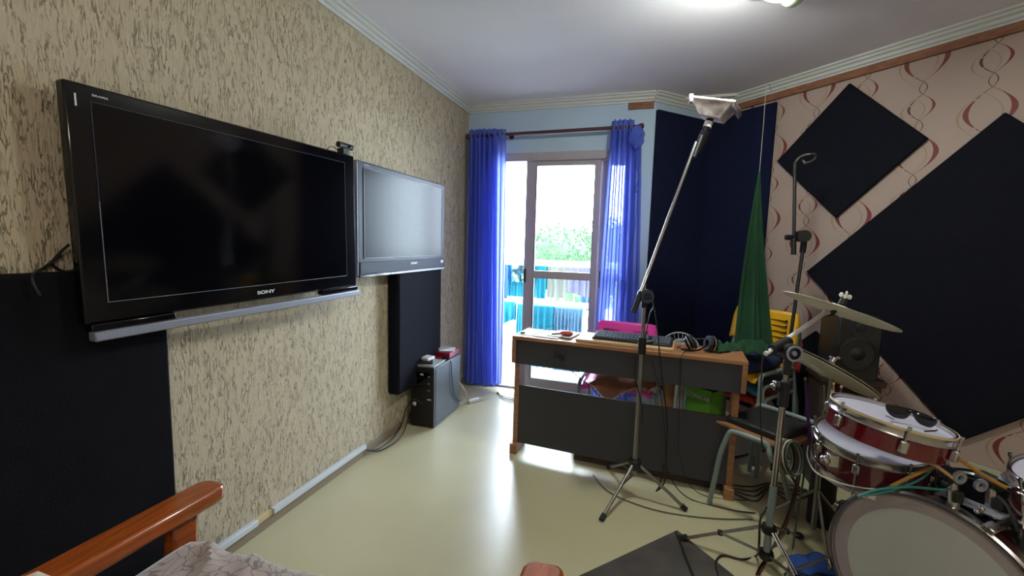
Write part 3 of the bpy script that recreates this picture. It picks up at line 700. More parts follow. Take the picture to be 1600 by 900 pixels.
# blanket over the pink seat
def blanket(u, v):
    x = -.105+.36*u; y = -.02+.12*(v-.5)+(.0 if v > .4 else 0)
    s_ = v*1.0
    if s_ < .55: yy = .10-.33*(s_/.55); zz = .452+.02*math.sin(7*u+3*s_)+.030*math.sin(PI*u)+.05*math.sin(PI*s_/.55)
    else: k = (s_-.55)/.45; yy = -.23-.02*k; zz = .462-.11*k*(.12+.9*math.exp(-((u-.30)/.19)**2))+.012*math.sin(9*u)
    return (x+.02*math.sin(5*s_), yy-.006*math.sin(14*u), zz+.012)
o = build('blanket', MB().grid(blanket, 40, 30), 'towel_br', None, solid=.012, sub=1)
o.location = (-.165, 2.93, 0); o.rotation_euler = (0, 0, R_(-3)); tag(o, 'terracotta brown fringed blanket draped over the seat of the pink chair', 'blanket')
fr = MB(); rnd = random.Random(2)
for k in range(70):
    u = k/69; p = V(*blanket(u, 1)); fr.tube([p, p+V(rnd.uniform(-.008, .008), -.006, -.016)], .0028, 5)
for k in range(26):
    p = V(*blanket(0, .35+k/40)); fr.tube([p, p+V(-.014, rnd.uniform(-.008, .004), -.008)], .0028, 5)
for k in range(60):
    p = V(*blanket(1, k/60)); fr.tube([p, p+V(.02+rnd.uniform(0, .02), rnd.uniform(-.02, .02), rnd.uniform(-.02, .02))], .004, 5)
build('fringe', fr, 'fringe', o, label='cream fringe')

stack = make_chair('chair', 'yellow plastic school chair, top of the stack in the corner', 'yellow', group='stacked school chairs')
SP = V(.594, 3.025, 0); SA = R_(-40)
stack.location = SP+V(0, 0, .155); stack.rotation_euler = (0, 0, SA)
def recolor(root, m):
    for ch in root.children:
        if ch.name.startswith(('seat', 'backrest')):
            ch.data = ch.data.copy(); ch.data.materials.clear(); ch.data.materials.append(M[m])
for k, (m, lb) in enumerate((('teal_pl', 'teal blue school chair in the corner stack, second from the top'), ('red_pl', 'red school chair at the bottom of the corner stack'))):
    c = copy_tree(stack); c['label'] = lb; recolor(c, m); fd = V(math.sin(SA), -math.cos(SA), 0)
    c.location = SP+V(0, 0, .155-.0775*(k+1))-fd*.03*(k+1)
def cushion(name, c, sz, rz, m, label, cat):
    def fn(u, v):
        th = 2*PI*u; ph = PI*(v-.5); ex = .35
        sg = lambda q, e: math.copysign(abs(q)**e, q)
        return (sz[0]/2*sg(math.cos(ph), ex)*sg(math.cos(th), ex), sz[1]/2*sg(math.cos(ph), ex)*sg(math.sin(th), ex), sz[2]/2*sg(math.sin(ph), .8)*(1+.12*math.sin(5*th)))
    o = build(name, MB().grid(fn, 40, 16), m); o.location = c; o.rotation_euler = (0, 0, rz); return tag(o, label, cat)
cushion('seat_cushion', SP+V(-.01, -.035, .155+.445+.036), (.38, .37, .095), SA, 'navy', 'navy blue cushion on the yellow chair under the green cloth', 'cushion')

# green cloth hanging from a string
gx, gy = at(1187, 265, 2.83).x, at(1187, 265, 2.83).y
vr = V(CR.x, CR.y, 0).normalized(); vf = V(CF.x, CF.y, 0).normalized()
zt_ = at(1187, 268, 2.83).z
base = V(gx, gy, 0)
def green(u, v):
    z = zt_-(zt_-.70)*v
    wd = .005+.118*v**1.05
    cshift = -.035*v; a = (u-.5)*2
    x = a*wd; fwd = -.03*v - .13*v*v - .020*(math.cos(a*6.1+1.5*v)+.6*math.cos(a*11.3+2.5*v+1))*min(1, v*1.5)-.04*v*math.cos(a*1.5)
    return base+vr*(x+cshift)+vf*fwd+V(0, 0, z+(.0 if v < .97 else .012*math.sin(9*u)))
g = MB().grid(green, 50, 46)
def tail(u, v):
    P = smooth_path([at(1200, 545, 2.56), at(1168, 542, 2.52), at(1142, 541, 2.46), at(1116, 540, 2.41)], 6)
    i = min(len(P)-1, int(u*(len(P)-1))); p = P[i].lerp(P[min(i+1, len(P)-1)], u*(len(P)-1)-i)
    w_ = .062-.012*u+.012*math.sin(7*u); a = (v-.5)*2
    return p+V(0, 0, .0+w_*(1-abs(a)**1.5)*.9-.022+.006*math.sin(23*u+9*v)+.005*math.sin(41*u-6*v))+vf*(a*w_*1.2)+vr*(.008*math.sin(9*v+10*u))
g.grid(tail, 40, 16)
o = build('hanging_cloth', g, 'green_cl', solid=.004); tag(o, 'long dark green cloth hanging from a string, draped over the yellow chair', 'cloth')
cable('string', [wr(-2.05, 2.47, .035), base+V(0, 0, 2.36)+vf*.0, base+V(0, 0, 2.1), base+V(0, 0, zt_-.005)], .0016, 'cord_w', 'thin string holding the green cloth up from the wall batten', 'string', n=6)

# ------------------------------------------------------------------ under/behind the desk
t = thing('cardboard_box', 'lime green cardboard box lettered CORALAR behind the desk', 'box', tuple(D(1.075, .335, 0)), world=False, rz=DA-R_(30))
bw, bd, bh = .155, .15, .482
bx = MB().box((-bw/2, -bd/2, .0), (bw/2, -bd/2+.004, bh+.012)).box((-bw/2, bd/2-.004, .0), (bw/2, bd/2, bh)).box((-bw/2, -bd/2, .0), (-bw/2+.004, bd/2, bh)).box((bw/2-.004, -bd/2, .0), (bw/2, bd/2, bh)).box((-bw/2, -bd/2, 0), (bw/2, bd/2, .01))
bb = build('box', bx, 'greenbox', t)
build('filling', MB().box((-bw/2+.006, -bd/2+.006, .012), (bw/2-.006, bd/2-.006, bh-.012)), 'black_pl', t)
text('lettering', 'CORALAR', .034, Matrix.Translation((-.002, -bd/2-.0012, bh-.040)) @ Matrix.Rotation(R_(4), 4, 'Y') @ Matrix.Rotation(PI/2, 4, 'X'), 'paper', t, sx=.92, bold=.0006)
o = cushion('black_bag', D(1.085, .36, .515), (.13, .13, .09), .2, 'leather', 'black bag on top of the green box under the desk', 'bag')
slab('white_card', D(1.09, .33, .562), (.05, .03, .004), .5, 'paper', 'small white card on the black bag', 'card', bev=0)
o = build('cardboard_tube', MB().lathe([(.034, 0), (.034, .585), (.029, .585), (.029, 0)], (0, 0, 0), (0, 0, 1), 28, closed=True), 'brownbox'); o.location = D(.868, .26, .0); tag(o, 'brown cardboard tube standing behind the desk', 'cardboard tube')
o = build('pipe', MB().lathe([(.019, 0), (.019, .575), (.015, .575), (.015, 0)], (0, 0, 0), (0, 0, 1), 24, closed=True), 'clearbag'); o.location = D(.915, .22, 0); o.rotation_euler = (0, .05, 0); tag(o, 'grey plastic pipe leaning beside the green box', 'pipe')
cable('cable', [D(.272, -.035, .655), D(.33, .05, .55), D(.42, .2, .42), D(.48, .25, .3), D(.5, .2, .02)], .003, 'cord', 'thin black cable from the socket on the desk front down behind the panel')

# ------------------------------------------------------------------ boom stand with lamp head
t = thing('microphone_stand', 'chrome tripod boom stand in front of the desk', 'stand', (-.005, 2.28, 0), group='microphone stands')
A = V(-.005, 2.285, 0); top = at(1008, 462, 2.19)
def on(zz): k = zz/top.z; return A.lerp(top, k)
hz_ = .185
build('pole', MB().cyl(on(.12), on(.80), .0125, seg=16), 'steel', t)
build('pole', MB().cyl(on(.80), on(1.08), .009, seg=16), 'steel', t)
build('hub', MB().lathe([(.0, -.03), (.026, -.03), (.032, -.018), (.032, .018), (.026, .026), (0, .026)], on(hz_), (0, 0, 1), 24), 'black_pl', t)
for fx, fy in ((-.140, 2.020), (.249, 2.244), (-.150, 2.53)):
    f = V(fx, fy, .012); d = (f-A).normalized(); s0 = on(hz_)+V(d.x, d.y, 0)*.02
    l = build('leg', MB().cyl(s0, f, .0085, seg=12), 'steel', t)
    build('rubber_foot', MB().cyl(f.lerp(s0, .07), f.lerp(s0, -.03), .013, seg=12), 'rubber', l)
    m_ = s0.lerp(f, .42); build('brace', MB().cyl(on(.125), V(m_.x, m_.y, m_.z), .005, seg=8), 'steel', t)
build('clutch', MB().cyl(on(.775), on(.86), .020, seg=18).cyl(on(.83), on(.83)+vr*.055+V(0, 0, .01), .010), 'black_pl', t)
kn = MB().cyl(top-vf*.035, top+vf*.03, .034, seg=24).cyl(top-V(0, 0, .06), top, .016)
cl = build('swivel_clutch', kn, 'black_pl', t)
build('knob_face', MB().lathe([(.020, 0), (.033, 0), (.033, .004), (.020, .004)], top-vf*.039, -vf, 24, closed=True).cbox(top-vf*.037, (.05, .004, .006)).cbox(top-vf*.037, (.006, .004, .05)), 'tv_grey', cl)
ba = at(990, 488, 2.16); bb_ = at(1088, 222, 2.25)
bd_ = (bb_-ba).normalized()
build('boom', MB().cyl(ba+bd_*.05, bb_, .0085, seg=14), 'chrome', t)
build('counterweight', MB().cyl(ba, ba+bd_*.11, .013, seg=14), 'rubber', t)
build('cord', MB().tube(smooth_path([top+vr*.03+V(0, 0, .03), top+vr*.045-V(0, 0, .05), on(.98)+vr*.03, on(.86)+vr*.01, on(.7)-vr*.03, on(.5)+vr*.012-vf*.02, on(.40)+vr*.02-vf*.02]), .003, 6), 'cord', t)
cable('cable', [top+vr*.02+V(0, 0, .01)-vf*.03, on(.95)+vr*.055-vf*.03, on(.70)+vr*.095-vf*.03, on(.45)+vr*.14-vf*.03, on(.25)+vr*.15-vf*.03, on(.10)+vr*.15-vf*.03, on(.05)+vr*.11-vf*.03, on(.09)+vr*.13-vf*.03, on(.2)+vr*.14-vf*.03], .0035, 'cord', 'black cable hanging beside the chrome stand and looping under its hub')
cable('cable', [D(.78, -.04, .70), D(.84, -.05, .5), D(.87, -.05, .3), D(.9, -.08, .12), D(1.0, -.1, .01), D(1.2, -.12, .006), D(1.32, -.10, .006)], .003, 'cord', 'black cable dropping down the front of the desk to the floor')
cable('cable', [D(.50, -.08, .006), D(.62, -.22, .005), D(.85, -.28, .005), D(1.1, -.24, .005), D(1.3, -.16, .005)], .003, 'cord_g', 'grey cable lying on the floor in front of the desk')
# lamp head on the boom
lh = thing('floodlight', 'white scuffed floodlight head on the raised end of the chrome boom', 'lamp', tuple(bb_))
h0 = at(1104, 196, 2.25); adx = (at(1111, 182, 2.25)-at(1092, 232, 2.25)).normalized()
j0 = at(1092, 232, 2.25)
build('socket', MB().tube([j0-bd_*.02, j0+adx*.03, j0+adx*.09, j0+adx*.095, j0+adx*.15, j0+adx*.185], [.014, .024, .024, .019, .019, .017], 16), 'black_gl', lh)
build('tape', MB().cyl(j0+adx*.115, j0+adx*.145, .0205), 'white_pl', lh, label='white tape band')
build('switch', MB().cyl(at(1084, 246, 2.24), at(1084, 246, 2.24)+adx*.12, .013), 'black_pl', lh)
def hp(x, y, d): return at(x, y, d)
# reflector: open trough, narrow at the bottom, wide at the top
f0 = [hp(1081, 151, 2.16), hp(1145, 158, 2.14), hp(1124, 184, 2.20), hp(1092, 177, 2.20)]
b0 = [p+vf*.16+vr*.10 for p in f0[:2]]+[f0[2]+vf*.10+vr*.07, f0[3]+vf*.10+vr*.065]
r_ = MB().add(f0+b0, [(0, 1, 2, 3), (7, 6, 5, 4), (1, 5, 6, 2), (0, 3, 7, 4), (3, 2, 6, 7)])
build('reflector', r_, 'lamp_shell', lh, solid=.004, smooth=False)
lip = MB().tube([f0[0]-vr*.01, f0[1]+vr*.01, b0[1]+vr*.01, b0[0]-vr*.01], .006, 8, closed=True)
build('lip', lip, 'lamp_shell', lh)
ear = MB().prism([f0[1]+vr*.010, f0[1]+vr*.060+V(0, 0, -.030)+vf*.03, f0[1]+vr*.045+V(0, 0, -.052)+vf*.03, f0[1]-vr*.002+V(0, 0, -.026)], vf*.09+vr*.05)
build('end_flap', ear, 'lamp_in', lh, bevel=.002)
build('end_flap', MB().cbox(f0[0]+V(-.004, 0, -.012), (.02, .05, .04)), 'lamp_shell', lh, bevel=.004)

# ------------------------------------------------------------------ tall black stand with clip
t = thing('microphone_stand', 'tall black microphone stand with a curved clip in front of the wallpaper', 'stand', (.95, 2.90, 0), group='microphone stands')
pt = at(1257, 372, 2.62); pb0 = at(1236, 520, 2.62); dd = (pb0-pt).normalized(); pb = pt+dd*((pt.z-.0)/-dd.z)
build('pole', MB().cyl(pt, pb, .010, seg=12), 'black_mt', t)
build('sleeve', MB().cyl(pt, pt+dd*.09, .017, seg=12), 'black_pl', t)
bt, bb2 = at(1242, 262, 2.60), at(1240, 398, 2.60)
build('boom', MB().cyl(bt, bb2, .0095, seg=12), 'black_mt', t)
build('sleeve', MB().cyl(bb2-V(0, 0, 0), bb2+(bt-bb2).normalized()*.10, .014, seg=12), 'black_pl', t)
build('clip_socket', MB().cyl(bt-V(0, 0, .04), bt+V(0, 0, .035), .013, seg=12), 'black_mt', t)
cp = at(1254, 369, 2.57)
build('clutch', MB().tube([at(1254, 369, 2.57)-vf*.02, at(1254, 369, 2.60)+vf*.02], [.036, .036], 14).cyl(at(1233, 370, 2.60), at(1250, 370, 2.60), .012), 'black_pl', t)
build('knob', MB().cyl(at(1228, 371, 2.60), at(1234, 371, 2.60), .016, seg=8), 'black_pl', t)
build('clip', MB().tube(smooth_path([at(1243, 255, 2.60), at(1248, 247, 2.60), at(1258, 242, 2.59), at(1266, 241, 2.58)], 6), .006, 8).tube(smooth_path([at(1266, 241, 2.58), at(1274, 241, 2.60), at(1273, 247, 2.62), at(1265, 253, 2.62), at(1256, 254, 2.62)], 6), .006, 8).cyl(at(1254, 250, 2.62), at(1258, 256, 2.62), .007), 'steel', t)
for k in range(3):
    a = .9+k*2*PI/3; f = V(pb.x+.24*math.cos(a), pb.y+.2*math.sin(a), .012)
    build('leg', MB().cyl(V(pb.x, pb.y, .14), f, .008, seg=10), 'black_mt', t)

# ------------------------------------------------------------------ loudspeaker
t = thing('loudspeaker', 'black studio loudspeaker standing before the wallpapered wall', 'loudspeaker', (1.095, 2.83, .645))
sx0, sx1, sy0, sy1, sz0, sz1 = .985, 1.190, 2.70, 2.945, .645, .985
build('cabinet', MB().box((sx0, sy0, sz0), (sx1, sy1, sz1)), 'black_mt', t, bevel=.012)
wc = V(1.088, sy0, .785)
build('woofer', MB().lathe([(.0, -.012), (.026, -.006), (.060, .018), (.071, .004), (.079, .004), (.082, -.002), (.090, 0), (.090, -.01)], wc, (0, 1, 0), 40), 'rubber', t)
build('woofer_ring', MB().lathe([(.080, -.010), (.092, -.008), (.092, 0), (.080, 0)], wc, (0, 1, 0), 40, closed=True), 'black_pl', t)
build('tweeter', MB().lathe([(.0, -.006), (.02, -.004), (.03, .008), (.05, -.002), (.055, 0)], V(1.088, sy0, .925), (0, 1, 0), 30), 'rubber', t)
o = build('speaker_shelf', MB().box((.95, 2.74, 0), (1.0, 2.95, .61)).box((1.19, 2.74, 0), (1.23, 2.95, .61)).box((.94, 2.72, .61), (1.24, 2.96, .643)).box((.95, 2.92, .0), (1.23, 2.94, .6)), 'darkwood', bevel=.003); tag(o, 'dark brown wooden stand under the black loudspeaker', 'speaker stand')

# ------------------------------------------------------------------ stool
t = thing('stool', 'low stool with black padded seat and grey tube frame beside the desk', 'stool', (.62, 2.42, 0))
zs = .435
q = [atz(1151, 659, zs), atz(1192, 640, zs), atz(1257, 663, zs), atz(1207, 680, zs)]
cen = sum(q, Vector())/4
ua = ((q[3]-q[0])+(q[2]-q[1])).normalized(); va = V(-ua.y, ua.x, 0)
def SL(u, v, z): return V(cen.x, cen.y, 0)+ua*u+va*v+V(0, 0, z)
hu, hv = .145, .15
build('seat', MB().prism([SL(*p) for p in ((-hu, -hv, zs-.02), (-hu, hv, zs-.02), (hu, hv, zs-.02), (hu, -hv, zs-.02))], (0, 0, .032)), 'leather', t, bevel=.010)
build('seat_board', MB().prism([SL(*p) for p in ((-hu-.03, -hv-.03, zs-.036), (-hu-.03, hv+.02, zs-.036), (hu+.03, hv+.02, zs-.036), (hu+.03, -hv-.03, zs-.036))], (0, 0, .014)), 'orange_wood', t, bevel=.002, label='orange brown plywood board under the pad')
A0, B0 = V(.376, 2.353, 0), V(.765, 2.375, 0)
At, Bt = atz(1135, 671, zs-.01), atz(1207, 697, zs-.02)
for (f, tp) in ((A0, At), (B0, Bt)):
    build('leg', MB().tube(smooth_path([f+V(0, 0, .004), f.lerp(V(tp.x, tp.y, 0), .6)+V(0, 0, .27), V(tp.x, tp.y, tp.z-.06), tp+V(0, 0, -.012)+(Bt-At).normalized()*(.015 if tp is At else -.015)], 7), .0125, 12), 'grey_tube', t)
build('rail', MB().tube(smooth_path([At+V(0, 0, -.012)+(Bt-At).normalized()*.015, At+V(0, 0, .003)+(Bt-At)*.2, Bt+V(0, 0, .003)-(Bt-At)*.2, Bt+V(0, 0, -.012)-(Bt-At).normalized()*.015], 6), .0125, 12), 'grey_tube', t)
Ar, Br = SL(-hu-.02, hv+.03, zs-.01), SL(hu+.04, hv+.03, zs-.01)
for (tp, dx) in ((Ar, -.05), (Br, .05)):
    f = V(tp.x, tp.y, 0)+ua*dx+va*.06
    build('leg', MB().tube(smooth_path([f+V(0, 0, .004), f.lerp(V(tp.x, tp.y, 0), .6)+V(0, 0, .27), V(tp.x, tp.y, tp.z-.06), tp+V(0, 0, -.01)], 7), .0125, 12), 'grey_tube', t)
build('rail', MB().tube(smooth_path([Ar+V(0, 0, -.01), Ar+V(0, 0, .02)+ua*.03, Br+V(0, 0, .02)-ua*.03, Br+V(0, 0, -.01)], 6), .0125, 12), 'grey_tube', t)

# ------------------------------------------------------------------ cymbals and their stands
def cymbal_profile(r):
    return [(0.006, .020), (.022, .019), (.035, .014), (.045, .008), (r*.5, .006), (r*.8, .0015), (r, -.003), (r, -.0045), (r*.8, 0), (r*.5, .0045), (.045, .0065), (.034, .0125), (.02, .0175), (.006, .0185)]
t = thing('cymbal_stand', 'chrome tripod cymbal stand with angled boom beside the stool', 'cymbal stand', (.541, 1.944, 0))
A = V(.541, 1.944, .03); tp = at(1232, 549, 1.72)
def on2(zz): k = (zz-A.z)/(tp.z-A.z); return A.lerp(tp, k)
build('lower_tube', MB().cyl(on2(.03), on2(.36), .014, seg=16), 'grey_tube', t)
build('middle_tube', MB().cyl(on2(.34), on2(.72), .0125, seg=16), 'chrome', t)
build('sleeve', MB().cyl(on2(.70), on2(.80), .020, seg=16).cyl(on2(.76), on2(.76)-vr*.04+V(0, 0, .012), .008), 'black_pl', t)
build('wing_nut', MB().ball(on2(.77)-vr*.045+V(0, 0, .012), .012, 10).ball(on2(.795)-vr*.04, .010, 10), 'chrome', t)
build('upper_tube', MB().cyl(on2(.80), on2(.84), .010, seg=12), 'chrome', t)
build('tilter', MB().cyl(on2(.83), tp, .015, seg=14).cyl(tp-vf*.03, tp+vf*.03, .034, seg=26).cyl(tp-vr*.0+vf*.02, tp+vr*.055+vf*.02, .022, seg=8), 'black_pl', t)
build('tilter_ring', MB().lathe([(.024, 0), (.032, 0), (.032, .005), (.024, .005)], tp-vf*.036, -vf, 26, closed=True).cyl(tp-vf*.04, tp-vf*.03, .010, seg=6), 'silver', t)
CYM = V(.746, 2.051, 1.087); n1 = V(.33, .09, .94).normalized()
b0_, b1_ = at(1196, 553, 1.70), at(1303, 479, 1.94)
bdir = (b1_-b0_).normalized()
build('boom', MB().cyl(b0_, b1_, .009, seg=12), 'white_pl', t)
build('boom_clamp', MB().cyl(at(1207, 546, 1.71), at(1232, 533, 1.75), .020, seg=12), 'black_pl', t)
build('boom_end', MB().tube([b1_-bdir*.09, b1_-bdir*.05, b1_, b1_+bdir*.01], [.010, .017, .018, .01], 14), 'white_pl', t)
build('cymbal_post', MB().cyl(b1_-n1*.03, CYM+n1*.03, .015, .011, seg=12).cyl(CYM+n1*.025, CYM+n1*.05, .014, seg=10), 'black_pl', t)
wn = CYM+n1*.058
build('wing_nut', MB().cyl(CYM+n1*.045, CYM+n1*.065, .006).ball(wn+V(-.014, 0, .008), .009, 10, (1, .6, 1.1)).ball(wn+V(.014, 0, .0), .009, 10, (1, .6, 1.1)).ball(wn+V(0.003, .0, .014), .007, 10, (.7, .6, 1.5)), 'white_pl', t, label='white wing nut')
for zz, nm in ((.17, 'upper_collar'), (.055, 'lower_collar')):
    build(nm, MB().lathe([(0, -.016), (.026, -.016), (.03, 0), (.026, .016), (0, .016)], on2(zz), (0, 0, 1), 16), 'black_pl', t)
for fx, fy in ((.222, 1.997), (.66, 1.645), (.74, 2.20)):
    f = V(fx, fy, .012); d = V(fx-.541, fy-1.944, 0).normalized(); s0 = on2(.17)+d*.03; sd = V(-d.y, d.x, 0)*.006
    l = build('leg', MB().cyl(s0+sd, f+sd, .0045, seg=8).cyl(s0-sd, f-sd, .0045, seg=8), 'chrome', t)
    build('rubber_foot', MB().cyl(f.lerp(s0, .06), f.lerp(s0, -.04), .016, seg=12), 'rubber', l)
    m_ = s0.lerp(f, .5); build('brace', MB().cyl(on2(.055), m_, .006, seg=8), 'steel', t)
    build('joint', MB().cbox(m_, (.02, .02, .02)), 'black_pl', t, bevel=.003)
o = build('cymbal', MB().lathe(cymbal_profile(.205), (0, 0, 0), (0, 0, 1), 64, closed=True), 'cymbal')
def orient(o, loc, n): o.location = loc; o.rotation_euler = V(0, 0, 1).rotation_difference(n).to_euler()
orient(o, CYM, n1); tag(o, 'upper brass cymbal tilted on the chrome boom', 'cymbal', 'cymbals')
HH = V(.781, 2.203, .811); n2 = V(.49, .17, .86).normalized()
o2 = o.copy(); COL.objects.link(o2); orient(o2, HH, n2); o2['label'] = 'lower brass cymbal hanging at a steep tilt under the other one'
o3 = o.copy(); COL.objects.link(o3); orient(o3, HH-n2*.018, -n2); o3['label'] = 'thin bottom cymbal facing up beneath the lower tilted cymbal'
t = thing('hi_hat_stand', 'thin chrome hi-hat stand under the lower cymbal', 'cymbal stand', (.79, 2.20, 0))
hb = V(.79, 2.20, 0)
build('rod', MB().cyl(V(.79, 2.20, .50), HH+n2*.05, .007, seg=12), 'steel', t)
build('tube', MB().cyl(V(.79, 2.20, .06), V(.786, 2.20, .62), .011, seg=14), 'steel', t)
build('wing_nut', MB().cyl(HH+n2*.03, HH+n2*.055, .012).ball(HH+n2*.055+V(.014, 0, 0), .008, 8).ball(HH+n2*.055-V(.014, 0, 0), .008, 8), 'chrome', t)
for k in range(3):
    a = .5+k*2*PI/3; f = hb+V(.22*math.cos(a), .22*math.sin(a), .01)
    build('leg', MB().cyl(hb+V(0, 0, .25), f, .006, seg=8), 'steel', t)

# ------------------------------------------------------------------ drums
def drum(root, c, n, r, depth, shell, head, hoopm='chrome', lugs=6, lug0=0, bottom=True):
    n = Vector(n).normalized(); c = Vector(c)
    a = n.cross(V(0, 0, 1)) if abs(n.z) < .9 else n.cross(V(0, 1, 0)); a.normalize(); b = n.cross(a)
    build('shell', MB().lathe([(r*.985, -.006), (r*.985, -depth+.006), (r*.965, -depth+.006), (r*.965, -.006)], c, n, 72, closed=True), shell, root)
    build('drumhead', MB().lathe([(0, -.004), (r*.975, -.004), (r*.985, -.009), (0, -.009)], c, n, 72), head, root)
    build('drumhead', MB().lathe([(0, -depth+.004), (r*.975, -depth+.004), (r*.985, -depth+.009), (0, -depth+.009)], c, n, 48), head, root)
    for h in ((0, -depth) if bottom else (0,)):
        sg = 1 if h == 0 else -1
        build('hoop', MB().lathe([(r*.985, h+sg*.006), (r*1.02, h+sg*.008), (r*1.035, h+sg*.004), (r*1.02, h-sg*.002), (r*1.02, h-sg*.018), (r*1.04, h-sg*.022), (r*1.0, h-sg*.024), (r*.985, h-sg*.02)], c, n, 72, closed=True), hoopm, root)
    for k in range(lugs):
        th = lug0+k*2*PI/lugs; d = a*math.cos(th)+b*math.sin(th)
        lg = MB()
        for hh in ((-.026, -.062),) if depth < .2 else ((-.035, -.08), (-depth+.08, -depth+.035)):
            mt = Matrix.Translation(c+d*(r*.985+.010)+n*(sum(hh)/2)) @ Matrix((( (d.cross(n)).x, n.x, d.x, 0), ((d.cross(n)).y, n.y, d.y, 0), ((d.cross(n)).z, n.z, d.z, 0), (0, 0, 0, 1)))
            lg.cbox((0, 0, 0), (.022, abs(hh[0]-hh[1]), .020), mt)
        build('lug', lg, 'chrome', root, bevel=.005)
        build('tension_rod', MB().cyl(c+d*(r*1.02+.008)+n*.012, c+d*(r*1.02+.006)-n*((depth+.01) if bottom else .05), .003, seg=8).cyl(c+d*(r*1.02+.008)+n*.006, c+d*(r*1.02+.008)+n*.016, .005, seg=8), 'chrome', root)
    return a, b
# rack tom
n = V(.17, .02, .98)
TC = V(.745, 1.600, .818)
t = thing('tom_drum', 'small wine red tom with a white head and sunglasses on it', 'drum', tuple(TC-V(0, 0, .11)), group='wine red drums')
drum(t, TC, n, .150, .082, 'redshell', 'drumhead', lugs=6, lug0=.35, bottom=False)
build('rim_band', MB().lathe([(.150*.99, .005), (.1555, .008), (.1555, .001), (.150*.99, -.001)], TC, n, 72, closed=True), 'ivory', t, label='aged ivory band around the top rim')
# sunglasses
sg = thing('sunglasses', 'black wraparound sunglasses lying on the white drumhead of the small tom', 'sunglasses', tuple(at(1428, 648, 1.33)))
def onhead(x, y, lift=0):
    rr = ray(x, y); nn_ = V(.17, .02, .98).normalized(); q_ = TC+nn_*lift; return C0+rr*((q_-C0).dot(nn_)/rr.dot(nn_))
gl = MB()
def gpt(u, v):
    px = 1384+u*80; py = 631+u*23-3*math.sin(PI*u); bump = 1-abs(2*(u*2 % 1)-1)**3 if u < 1 else 0
    hgt = 5+13*bump if abs(u-.5) > .5 else 4+15*(1-abs((u-.24)/.26)**3 if u < .5 else 1-abs((u-.76)/.25)**3)
    hgt = max(hgt, 2.5 if u in (0, 1) else 4)
    base_ = onhead(px, py+20, .004); dd_ = (base_-C0).dot(CF)
    return at(px, py+hgt*v, dd_-.004*math.sin(PI*v))
gl.grid(gpt, 60, 8)
build('lens', gl, 'lens', sg, solid=.003)
build('temple', MB().tube([onhead(1464, 672, .022), onhead(1462, 673, .010), onhead(1445, 674, .004)], .0022, 6), 'black_gl', sg)
build('temple', MB().tube([onhead(1385, 650, .022), onhead(1389, 651, .01), onhead(1396, 655, .004)], .0022, 6), 'silver', sg)
# snare
t = thing('snare_drum', 'wine red snare drum with a white head standing behind the small tom', 'drum', (.814, 1.844, .52), group='wine red drums')
SC = V(.814, 1.844, .650); n = V(-.02, -.13, .99)
drum(t, SC, n, .168, .135, 'redshell', 'drumhead', lugs=8, lug0=.2)
build('strainer', MB().cbox(at(1300, 718, 1.50), (.035, .03, .045)).ball(at(1289, 718, 1.50), .017, 10), 'chrome', t, bevel=.004)
t = thing('snare_stand', 'chrome tripod stand carrying the wine red snare drum', 'drum stand', (.814, 1.86, 0))
sb_ = V(.814, 1.86, 0)
build('tube', MB().cyl(sb_+V(0, 0, .06), sb_+V(0, 0, .44), .011), 'steel', t)
for k in range(3):
    a = .7+k*2*PI/3; build('leg', MB().cyl(sb_+V(0, 0, .22), sb_+V(.2*math.cos(a), .2*math.sin(a), .01), .006, seg=8), 'steel', t)
    build('arm', MB().tube([sb_+V(0, 0, .43), sb_+V(.13*math.cos(a), .13*math.sin(a), .485), sb_+V(.16*math.cos(a), .16*math.sin(a), .50)], .006, 8), 'steel', t)
# bass drum
BC = V(.880, 1.575, .296); bn = V(-.75, -.66, 0).normalized(); BR = .279
t = thing('bass_drum', 'big bass drum with grey head and chrome hoop on the floor', 'drum', (1.0, 1.7, 0))
build('shell', MB().lathe([(BR*.97, -.02), (BR*.97, -.36), (BR*.955, -.36), (BR*.955, -.02)], BC, bn, 96, closed=True), 'blackshell', t)
build('drumhead', MB().lathe([(0, -.004), (BR*.80, -.004), (BR*.80, -.012), (0, -.012)], BC, bn, 96), 'bass_head', t, label='grey green front head')
build('damping_ring', MB().lathe([(BR*.80, -.0035), (BR*.945, -.0035), (BR*.945, -.012), (BR*.80, -.012)], BC, bn, 96, closed=True), 'bass_ring', t, label='darker grey outer ring of the head')
build('drumhead', MB().lathe([(0, -.368), (BR*.95, -.368), (BR*.95, -.376), (0, -.376)], BC, bn, 64), 'drumhead', t)
for h in (0, -.36):
    build('hoop', MB().lathe([(BR*.945, h), (BR*.96, h+.008), (BR*.99, h+.010), (BR*1.012, h+.004), (BR*1.012, h-.03), (BR*.985, h-.036), (BR*.97, h-.03), (BR*.945, h-.012)], BC, bn, 96, closed=True), 'chrome', t)
ba_ = bn.cross(V(0, 0, 1)).normalized(); bb3 = V(0, 0, 1)
